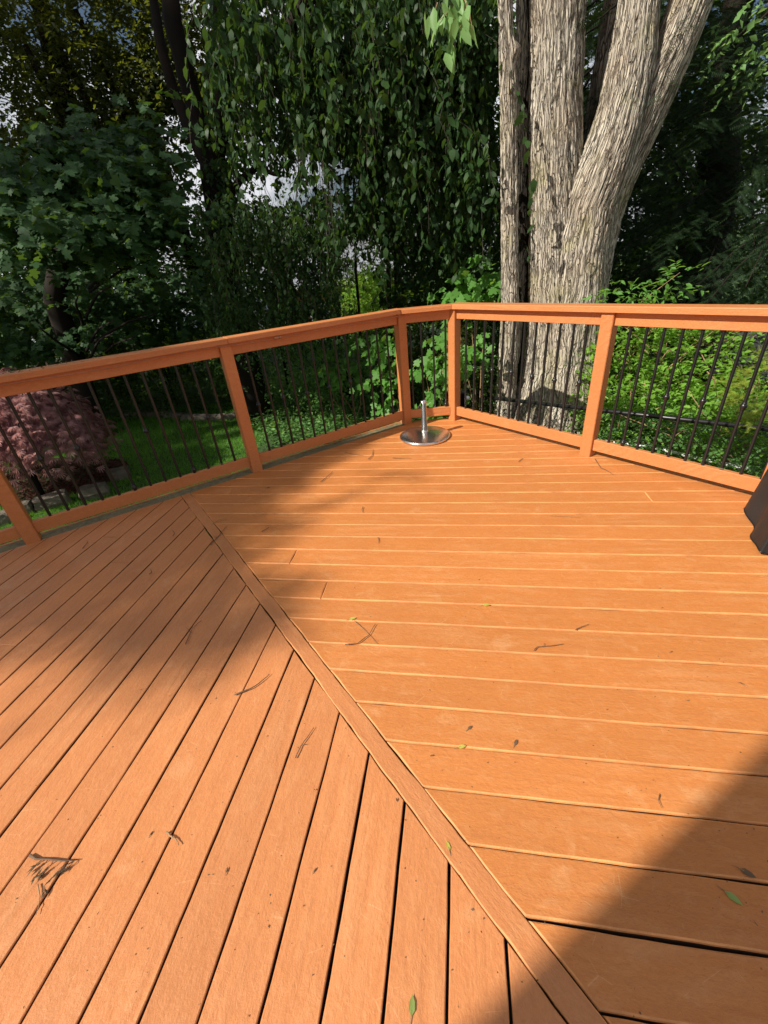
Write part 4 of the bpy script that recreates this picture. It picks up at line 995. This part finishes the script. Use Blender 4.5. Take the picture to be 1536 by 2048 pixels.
# ------ shrubs behind the right railing
for lab, x, y, r_, rx, rz, n, mt_, sz in (
        ('dense bright green shrub behind the second right bay', 1290, 760, 5.4, .62, .62, 430, 'bright', .062),
        ('leafy bright shrub against the dark rocks at the right edge', 1500, 850, 5.1, .50, .42, 260, 'bright', .066),
        ('pale green shrub rising between the big tree and the bright shrub', 1370, 740, 5.8, .75, .40, 340, 'bright', .060),
        ('low bright shrub along the fence at the right', 1400, 880, 4.95, .85, .28, 420, 'gc', .045),
        ('dull green shrub low behind the fence beside the big tree', 1230, 880, 5.2, .42, .34, 240, 'gc', .045)):
    b = gpt(x, y, r_); c = A(x, y, r_)
    leafy('garden_shrub', lab, b, ([b, (b + c) / 2 + [.05, 0, 0], c], [.03, .02, .01]), [(c, (rx, rx * .7, rz), n), (c - [0, 0, rz * .6], (rx * .9, rx * .6, rz * .7), n // 3)], 'oval' if mt_ == 'bright' else 'diamond', L_[mt_], sz, 9, .34, gaps=None, cat='shrub', group='shrubs along the fence', nth=200 if mt_ == 'bright' else 60, width=1.15,
          limbs=[([c - [0, 0, rz], c + rng.normal(0, .2, 3), c + [rng.normal(0, rx * .6), rng.normal(0, rx * .3), rz * .9]], [.008, .006, .003]) for _ in range(7)], tmat=M['twigl'])
leafy('golden_conifer', 'small feathery yellow-green conifer at the right edge', gpt(1530, 790, 4.5), None, [(A(1530, 775, 4.5), (.22, .2, .22), 90)], 'spray', L_['moss'], .09, 8, .16, gaps=None, cat='shrub')
leafy('leaning_sprig', 'sunlit sprig poking above the right railing beside the big trunk', A(1310, 600, 5.0), None,
      [(A(1325, 575, 5.0), (.16, .1, .05), 9), (A(1345, 550, 5.0), (.12, .1, .05), 7), (A(1290, 592, 5.0), (.15, .1, .04), 6), (A(1215, 590, 4.9), (.06, .06, .08), 8), (A(1250, 598, 4.9), (.16, .08, .03), 7)], 'oval', L_['sap'], .07, 7, .22, gaps=None, cat='shrub', nth=200,
      limbs=[([A(1240, 640, 5), A(1300, 590, 5), A(1360, 545, 5)], [.005, .004, .002])], tmat=M['twigl'])
# rocks behind
mb = MB()
for i, (x, y, r_, s, lab) in enumerate(((1500, 725, 6.2, .42, 'big dark boulder at the right edge behind the shrubs'), (1450, 745, 6.4, .32, 'smaller dark boulder beside the big one'), (1330, 800, 6.0, .3, 'dark rock glimpsed low behind the shrubs'))):
    bm = bmesh.new(); bmesh.ops.create_icosphere(bm, subdivisions=4, radius=1)
    for v_ in bm.verts:
        p = np.array(v_.co)[None] * 1.7 + i * 9; k_ = .75 + .5 * fbm(p, 3, 60)[0]; v_.co = Vector((v_.co.x * s * 1.2 * k_, v_.co.y * s * .8 * k_, v_.co.z * s * .8 * k_))
    me = bpy.data.meshes.new('boulder'); bm.to_mesh(me); bm.free()
    o = link('boulder', me, M['rock']); o.location = A(x, y, r_); tag(o, lab, 'boulder', 'dark boulders')

# ------ maple saplings and undergrowth behind the corner
def sapling(lab, stems, mat='sap', size=.10, n=16, nth=280):
    x, y, r_ = stems[0][:3]; b = gpt(x, y, r_); t = empty('maple_sapling', tuple(b)); tag(t, lab, 'sapling', 'maple saplings beyond the deck corner')
    P, D, N = [], [], []
    for x, y, r_, w_, h_, n in stems:
        c = A(x, y, r_); limb(t, [b + rng.normal(0, .05, 3) * [1, 1, 0], (b + c) / 2 + rng.normal(0, .06, 3), c], [.010, .007, .003], M['twigl'], 'stem', 5)
        S = c + rng.normal(0, 1, (n, 3)) * [w_, w_ * .6, h_]; tow = unit(np.array([-c[0], -c[1], 0.]))
        p, d, nn = twig_leaves(S, tow * .4 + rng.normal(0, .7, (n, 3)) * [1, 1, .3], rng.uniform(.15, .3, n), 4, .3, .3, .8, .55)
        P.append(p); D.append(d); N.append(nn + tow * .5 + [-.4, 0, 0])
    P, D, N = map(np.concatenate, (P, D, N)); finish(t, P, D, N, rng.uniform(size * .65, size * 1.2, len(P)), 'maple', L_[mat], nth)
sapling('bright maple sapling filling the corner bay behind the parasol base', [(870, 790, 5.2, .14, .10, 16), (885, 740, 5.2, .14, .10, 16), (895, 690, 5.3, .14, .08, 12), (850, 740, 5.3, .10, .08, 9), (935, 700, 5.3, .10, .12, 12)])
sapling('maple sapling standing behind the post left of the parasol base', [(780, 700, 5.9, .16, .10, 14), (770, 760, 5.9, .12, .10, 12), (750, 680, 6.0, .12, .08, 8), (765, 810, 5.8, .1, .06, 8)], 'sap', .095, nth=150)
sapling('maple sapling in the undergrowth seen through the middle of the far left bay', [(690, 700, 7.0, .2, .12, 16), (660, 740, 7.0, .2, .1, 12), (720, 740, 6.9, .16, .1, 12), (640, 690, 7.2, .2, .1, 10)], 'sap', .10, nth=120)
sapling('taller maple sapling rising above the rail left of the slender trunk', [(960, 565, 6.0, .22, .12, 18), (940, 600, 6.0, .2, .10, 12), (985, 545, 6.0, .12, .10, 8), (905, 590, 6.1, .15, .08, 8)], 'sap', .11, nth=150)
sapling('pale maple sapling rising above the rail near the gap', [(850, 575, 7.5, .26, .14, 24), (815, 600, 7.6, .22, .10, 14), (835, 545, 7.6, .15, .12, 10)], 'maple', .12, nth=120)
for lab, x, y, r_, rx, rz, n, mt_, sz in (
        ('dark thicket behind the corner bay', 870, 680, 7.4, 1.0, .75, 320, 'far', .09),
        ('mixed undergrowth behind the middle bay right of the lawn', 690, 720, 7.6, .9, .6, 330, 'gc', .065),
        ('dark bush against the trunk base of the weeping tree', 560, 690, 8.6, 1.3, .55, 360, 'gc', .07),
        ('dark hedge behind the far lawn edge', 330, 740, 10.6, 2.2, .6, 520, 'far', .09),
        ('dark undergrowth behind the red shrub', 100, 745, 10.6, 1.7, .55, 420, 'far', .09),
        ('olive bush seen between the slender trunks and corner', 960, 740, 6.4, .55, .6, 220, 'olive', .07),
        ('leafy undergrowth directly behind the big trunk', 1060, 700, 6.8, .8, .8, 260, 'gc', .07)):
    b = gpt(x, y, r_); c = A(x, y, r_)
    leafy('undergrowth', lab, b, ([b, c], [.03, .01]), [(c, (rx, rx * .6, rz), n), (c - [0, 0, rz * .8], (rx, rx * .5, rz * .6), n // 2)], 'diamond', L_[mt_], sz, 9, .4, gaps=None, cat='bush', group='bushes at the back of the garden',
          limbs=[([c - [0, 0, rz], c + rng.normal(0, .3, 3), c + [rng.normal(0, rx * .6), -.3, rz * .6]], [.012, .008, .004]) for _ in range(5)])
# yellow-green lit layer seen low through the maple
leafy('sunlit_hedge', 'yellow-green hedge catching sun low behind the left maple', gpt(180, 610, 14), None, [(A(120, 540, 14), (2.4, .8, .8), 220), (A(260, 560, 14), (1.6, .8, .6), 120), (A(250, 700, 12.5), (1.6, .6, .5), 120)], 'diamond', L_['bright'], .10, 9, .6, gaps=None, cat='hedge')

# ------ ground cover patch
def on_ground(P): P[:, 2] = ground_z(P[:, 0], P[:, 1]); return P
k = 16000; c = gpt(590, 835, 7.9)
P = np.stack([rng.uniform(-3.2, 1.2, k), rng.uniform(6.2, 10.4, k), np.zeros(k)], -1)
P = P[(P[:, 0] > -2.35 + .25 * np.sin(P[:, 1] * 3) - .22 * (P[:, 1] - 8))]; P = on_ground(P); P[:, 2] += rng.uniform(.03, .2, len(P)) + .12 * vnoise(P * 1.5, 5)
D = rng.normal(0, 1, P.shape) * [1, 1, .3]; D[:, 2] += .15
o = leaf_cloud('ground_cover', P, D, np.array([0, 0, 1.]) + rng.normal(0, .5, P.shape), rng.uniform(.05, .085, len(P)), 'oval', L_['gc'], None, 1.1); tag(o, 'glossy ground cover leaves at the right border of the lawn', 'ground cover', None, 'stuff')
# ------ lawn blades
k = 150000; P = np.stack([rng.uniform(-7.5, .5, k), rng.uniform(3.2, 9.8, k), np.zeros(k)], -1)
bed = lambda P: ((P[:, 0] + 4.95) / 1.15) ** 2 + ((P[:, 1] - 5.95) / .75) ** 2 < 1
P = P[(P[:, 0] < -1.9) & ~bed(P) & (P[:, 1] < 9.35 + .2 * np.sin(P[:, 0]) + .12 * (P[:, 0] + 4))]; P = on_ground(P)
D = rng.normal(0, .45, P.shape); D[:, 2] = 1; o = leaf_cloud('lawn_grass', P, D, rng.normal(0, 1, P.shape), rng.uniform(.035, .075, len(P)), 'blade', L_['grass'], None, 1.6); tag(o, 'short mown grass of the lawn below the deck', 'grass', None, 'stuff')
# ------ mulch bed
k = 9000; P = np.stack([rng.uniform(-6.3, -3.7, k), rng.uniform(5., 6.9, k), np.zeros(k)], -1); P = P[bed(P)]; P = on_ground(P); P[:, 2] += rng.uniform(.01, .05, len(P))
o = leaf_cloud('mulch_chips', P, rng.normal(0, 1, P.shape) * [1, 1, .3], np.array([0, 0, 1.]) + rng.normal(0, .5, P.shape), rng.uniform(.03, .07, len(P)), 'slim', L_['mulch'], None, 1.5); tag(o, 'red bark mulch round the foot of the purple maple', 'mulch', None, 'stuff')
# ------ edging stones
def stone(p, sx, sy, sz, rz, lab, grp):
    bm = bmesh.new(); bmesh.ops.create_cube(bm, size=1); bmesh.ops.subdivide_edges(bm, edges=bm.edges, cuts=5, use_grid_fill=True)
    sd_ = random.randint(0, 999)
    for v_ in bm.verts:
        q = Vector(v_.co); r_ = max(abs(q.x), abs(q.y), abs(q.z)); l_ = q.length
        q = q * (1 - .32 * (1 - r_ / l_)) if l_ else q
        nn = float(fbm(np.array([[q.x * 3 + sd_, q.y * 3, q.z * 3]]), 3, 20)[0]) - .5
        v_.co = Vector((q.x * sx * (1 + nn * .35), q.y * sy * (1 + nn * .35), q.z * sz * (1 + nn * .5)))
    me = bpy.data.meshes.new('edging_stone'); bm.to_mesh(me); bm.free()
    o = link('edging_stone', me, M['stone']); o.location = p; o.rotation_euler = (random.uniform(-.06, .06), random.uniform(-.06, .06), rz); tag(o, lab, 'stone', grp)
near_labels = ['grey edging stone nearest the left corner post', 'large split edging stone below the red mulch', 'edging stone in the grass right of the split one', 'pale edging stone at the right tip of the mulch bed', 'small edging stone left of the corner post']
for (px, py), s, lab in zip(((45, 1022), (105, 1005), (190, 985), (240, 950), (8, 1040)), (.26, .38, .34, .28, .26), near_labels):
    p = atz(px, py, GZ + .05); stone((p[0], p[1], GZ + .06), s * 1.05, s * .6, .20, R(28) + random.uniform(-.2, .2), lab, 'stones edging the mulch bed')
for i in range(13):
    px = 255 + i * 17; py = 832 - 4 * math.sin(i * .5) ; p = atz(px, py, GZ + .05)
    stone((p[0], p[1], GZ + .05), .26, .15, .13, random.uniform(-.3, .3), ['first', 'second', 'third', 'fourth', 'fifth', 'sixth', 'seventh', 'eighth', 'ninth', 'tenth', 'eleventh', 'twelfth', 'last'][i] + ' flat stone from the left in the edging at the far side of the lawn', 'stones edging the far side of the lawn')

# ------ purple Japanese maple
jb = gpt(30, 900, 7.1); jm = empty('purple_maple', tuple(jb)); tag(jm, 'low purple cut-leaved maple cascading beside the lawn on the left', 'shrub')
jc = A(28, 835, 7.1)
limb(jm, [jb, jb + [.05, 0, .5], jc + [0, 0, .3]], [.05, .04, .02], name='trunk')
P_, D_, N_ = [], [], []
for i in range(230):
    u = unit(rng.normal(0, 1, 3)); u[2] = abs(u[2]) * .9 - .15; s0 = jc + u * [.74, .62, .9] * rng.uniform(.65, 1) - [0, 0, .1]
    k = 26; t = rng.uniform(0, 1, k); out = unit(np.array([u[0], u[1], 0]) + 1e-3)
    p = s0 + out * (t * .28)[:, None] - np.array([0, 0, .42]) * (t ** 1.5)[:, None] + rng.normal(0, .06, (k, 3))
    P_.append(p); D_.append(out * .9 + np.array([0, 0, -.6]) + rng.normal(0, .35, (k, 3))); N_.append(out * .5 + np.array([-.3, 0, 1.]) + rng.normal(0, .3, (k, 3)))
for i in range(14): 
    u = unit(rng.normal(0, 1, 3)); u[2] = abs(u[2]); limb(jm, [jb + [0, 0, .35], jc + u * [.6, .4, .5], jc + u * [1.0, .7, .8]], [.02, .014, .006], name='branch', n=5)
P_, D_, N_ = map(np.concatenate, (P_, D_, N_))
finish(jm, P_, D_, N_, rng.uniform(.07, .115, len(P_)), 'lace', L_['red'], 200)

# ------------------------------------------------------------------ chain-link fence
fz = .12
f0 = atz(985, 796, fz); f1 = atz(1560, 861, fz); fd = unit(f1 - f0); f2 = f1 + fd * 1.2
fe = empty('chain_link_fence', (f0[0], f0[1], GZ)); tag(fe, 'low black chain-link fence outside the right railing', 'fence')
off = np.array(fe.location)
def fpost(p, zt):
    mb = MB(); mb.lathe(np.array([p[0], p[1], GZ - .05]) - off, [(.03, 0), (.03, zt - GZ + .05), (.035, zt - GZ + .052), (.035, zt - GZ + .075), (.02, zt - GZ + .095)], 14); mb.build('post', M['black'], fe, True)
mb = MB(); mb.tube([f0 - off - fd * .02, f2 - off], .020, 10); mb.build('top_rail', M['black'], fe, True)
gp = atz(926, 786, fz + .03); g0 = atz(860, 770, fz); g1 = gp.copy()
fpost(gp, fz + .02); fpost(f0 + fd * 2.6, fz)
mb = MB(); mb.tube([g0 - off, gp - off - [0, 0, .05]], .018, 8); mb.build('top_rail', M['black'], fe, True)
mb = MB(); mb.lathe(gp + np.array([.045, -.03, -.05]) - off, [(.01, -.02), (.022, -.015), (.024, 0), (.02, .016), (.01, .02)], 10); mb.build('hinge_cap', M['whitep'], fe, True)
def chain(a, b, zt, zb):
    V = []; Fs = []; L = np.linalg.norm((b - a)[:2]); d = unit(np.array([*(b - a)[:2], 0])); H = zt - zb; n = int(L / .055); w_ = .0017
    mb = MB()
    nn = np.array([-d[1], d[0], 0])
    for i in range(-int(H / .055), n):
        for s in (1, -1):
            x0 = i * .055 if s > 0 else i * .055 + H; x1 = x0 + s * H; z0, z1 = zb, zt
            if x0 < 0: z0 += (0 - x0) / s; x0 = 0
            if x1 < 0: z1 = z0 + (x0 - 0); x1 = 0
            if x0 > L: z0 += x0 - L; x0 = L
            if x1 > L: z1 = z0 + (L - x0); x1 = L
            if z1 - z0 < .02: continue
            p0 = np.array([a[0], a[1], 0]) + d * x0 + Z * z0 - off; p1 = np.array([a[0], a[1], 0]) + d * x1 + Z * z1 - off
            sd_ = np.cross(unit(p1 - p0), nn) * w_
            o_ = nn * (w_ * s)
            mb.add([p0 - sd_ + o_, p0 + sd_ + o_, p1 + sd_ + o_, p1 - sd_ + o_], [(0, 1, 2, 3)])
            mb.add([p0 - nn * w_ + o_, p0 + nn * w_ + o_, p1 + nn * w_ + o_, p1 - nn * w_ + o_], [(0, 1, 2, 3)])
    o = mb.build('wire_mesh', M['black'], fe); o['kind'] = 'stuff'
chain(f0, f2, fz, GZ + .04); chain(g0, gp, fz - .04, GZ + .04)
# white pipe in the shrubs
w0 = atz(1105, 866, -.36); w1 = atz(1300, 893, -.36); w2 = atz(1500, 938, -.36)
mb = MB(); mb.tube([w0, (w0 + w1) / 2 - [0, 0, .01], w1, (w1 + w2) / 2 - [0, 0, .01], w2], .017, 8); o = mb.build('white_pipe', M['whitep'], None, True); tag(o, 'white pipe running low through the shrubs behind the fence', 'pipe')
# dead canes
for i in range(9):
    x, y = 1210 + i * 34, random.uniform(700, 880); p = A(x, y, 4.35); mb = MB()
    q = p + np.array([random.uniform(-.3, .3), random.uniform(-.1, .1), random.uniform(-.25, .05)]); mb.tube([p, (p + q) / 2 + [0, 0, .05], q], [.005, .004, .002], 5)
    o = mb.build('dead_cane', M['twigl'], None, True); tag(o, ['first', 'second', 'third', 'fourth', 'fifth', 'sixth', 'seventh', 'eighth', 'last'][i] + ' pale dead cane from the left among the shrubs behind the fence', 'cane', 'dead canes among the shrubs')

# ------------------------------------------------------------------ neighbour houses
def box_obj(name, c, h, mat, parent, rz=0.):
    mb = MB(); mb.box(c, (math.cos(rz), math.sin(rz), 0), (-math.sin(rz), math.cos(rz), 0), (0, 0, 1), *h); return mb.build(name, mat, parent)
def far_house(lab, c, wx, wy, z0, ze, zr, rz, wall, roofm, wins):
    r_ = empty('neighbour_house', (c[0], c[1], z0), rz); tag(r_, lab, 'house', None)
    box_obj('wall', (0, 0, (ze - z0) / 2), (wx, wy, (ze - z0) / 2), wall, r_)
    e = ze - z0; t = zr - z0; X, Y = wx + .5, wy + .5
    me = mesh('roof', [(-X, -Y, e), (X, -Y, e), (X, Y, e), (-X, Y, e), (-X * .7, 0, t), (X * .7, 0, t)], [(0, 1, 5, 4), (1, 2, 5), (2, 3, 4, 5), (3, 0, 4), (0, 3, 2, 1)]); link('roof', me, roofm, r_)
    box_obj('fascia', (0, -Y - .02, e - .08), (X, .03, .12), M['white'], r_)
    for wx_, wz_ in wins:
        f_ = box_obj('window', (wx_, -wy - .02, wz_), (.55, .04, .65), M['white'], r_)
        box_obj('pane', (wx_, -wy - .05, wz_), (.46, .02, .56), M['glass'], f_)
hc = at(640, 560, 31)
far_house('brick house with grey roof and white fascia seen through the gap', hc, 5.2, 4., -3.1, .75, 2.3, R(8), M['brick'], M['roofm'], [(-3, 2.2), (-.5, 2.2), (2.6, 2.2)])
hc = at(330, 660, 26)
far_house('pale house glimpsed low through the left maple', hc, 4.5, 4., -3.1, -.2, 1.2, R(-12), M['siding'], M['roofm'], [(-2, 1.6), (1.5, 1.6)])

# ------------------------------------------------------------------ own house behind the viewer (its corner throws the shade at lower right)
hd = -nL; hb_ = -dL
hs = empty('house', (HC[0], HC[1], 0)); tag(hs, 'house wall whose corner shades the near right deck', 'house')
Lf, Ld, Hh = 8.5, 7.0, 5.6
mb = MB(); cc_ = hd * (Lf / 2) + hb_ * (Ld / 2); mb.box(cc_ + Z * ((Hh + GZ) / 2), hd, hb_, Z, Lf / 2, Ld / 2, (Hh - GZ) / 2); mb.build('wall', M['siding'], hs)
rp = [hd * -.0 + Z * Hh, hd * Lf + Z * Hh, hd * Lf + hb_ * Ld + Z * Hh, hb_ * Ld + Z * Hh, hb_ * Ld / 2 + Z * (Hh + 2.0), hd * Lf + hb_ * Ld / 2 + Z * (Hh + 2.0)]
link('roof', mesh('roof', rp, [(0, 1, 5, 4), (3, 4, 5, 2), (0, 4, 3), (1, 2, 5)]), M['roofm'], hs)
for i in range(22):
    mb = MB(); z = .15 + i * .25; mb.box(hd * Lf / 2 - hb_ * .008 + Z * z, hd, hb_, Z, Lf / 2 - .01, .008, .118); mb.build('siding_board', M['siding'], hs)
for k_ in (2.2, 5.6):
    mb = MB(); mb.box(hd * k_ - hb_ * .03 + Z * 1.7, hd, hb_, Z, .75, .03, .7); f_ = mb.build('window', M['white'], hs)
    mb = MB(); mb.box(hd * k_ - hb_ * .062 + Z * 1.7, hd, hb_, Z, .66, .004, .61); mb.build('pane', M['glass'], f_)

# ------------------------------------------------------------------ shade trees to the left (outside the frame, they shade the deck and garden)
us = np.array([math.cos(R(SUN_AZ)), math.sin(R(SUN_AZ)), 0]); vs = np.array([-us[1], us[0], 0]); te = math.tan(R(SUN_EL))
def sunpt(u, v, Dm, z=0.):
    """point Dm metres up-sun of the spot with sun coordinates (u, v) at height z"""
    return us * (u - Dm) + vs * v + Z * (z + Dm * te)
def shade_tree(lab, blobs, Dm, leaf=.24, k=8, den=1.):
    c = sunpt(blobs[0][0], blobs[0][1], Dm); t = empty('shade_tree', (c[0], c[1], GZ)); tag(t, lab, 'tree', 'tall trees left of the deck')
    limb(t, [np.array([c[0], c[1], GZ]), np.array([c[0], c[1], c[2] * .5]), c - [0, 0, 1.0]], [.4, .3, .15], name='trunk')
    P, D, N = [], [], []
    for u, v_, ru, rv, dn in blobs:
        cc_ = sunpt(u, v_, Dm); n = int(46 * ru * rv * dn * den * 4) + 3
        S, q = ell((0, 0, 0), (1, 1, 1), n, .0); perp = np.cross(vs, np.array(sd)); perp = unit(perp)
        S = cc_ + S[:, :1] * vs * rv + S[:, 1:2] * perp * ru * math.sin(R(SUN_EL)) + S[:, 2:3] * np.array(sd) * 1.2
        p, d, nn = twig_leaves(S, q + rng.normal(0, .5, q.shape), .38, k, .3)
        P.append(p); D.append(d); N.append(nn)
    P, D, N = map(np.concatenate, (P, D, N))
    o = leaf_cloud('foliage', P - np.array(t.location), D, N, rng.uniform(leaf * .7, leaf * 1.2, len(P)), 'diamond', L_['far'], t); o['kind'] = 'stuff'
shade_tree('tree left of the deck whose crown shades the left boards', [
    (-2.2, 3.0, 1.3, 1.05, 1), (-.9, 2.7, .85, .62, 1), (-.3, 2.15, .5, .42, 1.1), (.05, 1.85, .33, .30, 1.), (-1.6, 2.3, .45, .25, .9), (-.35, 1.78, .3, .18, .9), (.1, 2.7, .5, .45, 1.2), (.5, 3.3, .6, .45, 1.4), (1.0, 3.7, .75, .5, 1.4),
    (-.3, 3.15, .7, .4, 1.1), (-1.4, 3.0, .6, .4, 1.), (-.6, 3.6, 1.4, .9, 1.), (-3.2, 3.2, 1.2, 1.2, 1), (1.3, 2.75, .12, .22, .25), (1.35, 4.3, 1.0, .5, 1.)], 13., .088, 8, 2.0)
shade_tree('tree left of the lawn whose crown dapples the purple maple', [
    (-1., 5.2, 3.2, .8, .3), (-4.5, 6.4, 2.0, 1.3, .10), (3.0, 5.9, 1.4, 1.0, .3)], 15., .22, 7, .8)
shade_tree('great tree beyond the lawn on the left', [
    (4.9, 8.2, 2.8, 1.7, .5), (3.8, 9.9, 1.5, 1.2, .25), (-1.6, 8.4, 2.4, 1.7, .16), (-4, 10.8, 6, 2.6, .4), (8.6, 7.8, 3.8, 2.4, .7), (12.5, 8.4, 3.5, 3.4, .7), (3, 13, 9, 2.4, .45)], 17., .3, 7, .6)
shade_tree('great tree far beyond the lawn on the left', [(0, 17, 9, 3., .5), (9, 16.5, 6, 3., .5)], 20., .34, 7, .5)
# crown of the big tree, above the frame
P, D, N = [], [], []
for c, r_, n in (((5.2, 7.4, 7.8), (3.4, 2.6, 1.8), 900), ((2.0, 8.2, 8.4), (2.8, 2.2, 1.6), 600), ((8.0, 6.6, 8.2), (3.0, 2.8, 2.2), 700), ((4.5, 6.5, 10.4), (3.5, 3.0, 1.8), 600)):
    S, u = ell(c, r_, n); p, d, nn = twig_leaves(S, u, .5, 8, .3); P.append(p); D.append(d); N.append(nn)
P, D, N = map(np.concatenate, (P, D, N)); q_xy, wv = proj(P); kp = ~((q_xy[:, 1] > -20) & (wv > 0)); P, D, N = P[kp], D[kp], N[kp]
o = leaf_cloud('foliage', P - np.array(big.location), D, N, rng.uniform(.16, .26, len(P)), 'diamond', L_['weep'], big); o['kind'] = 'stuff'
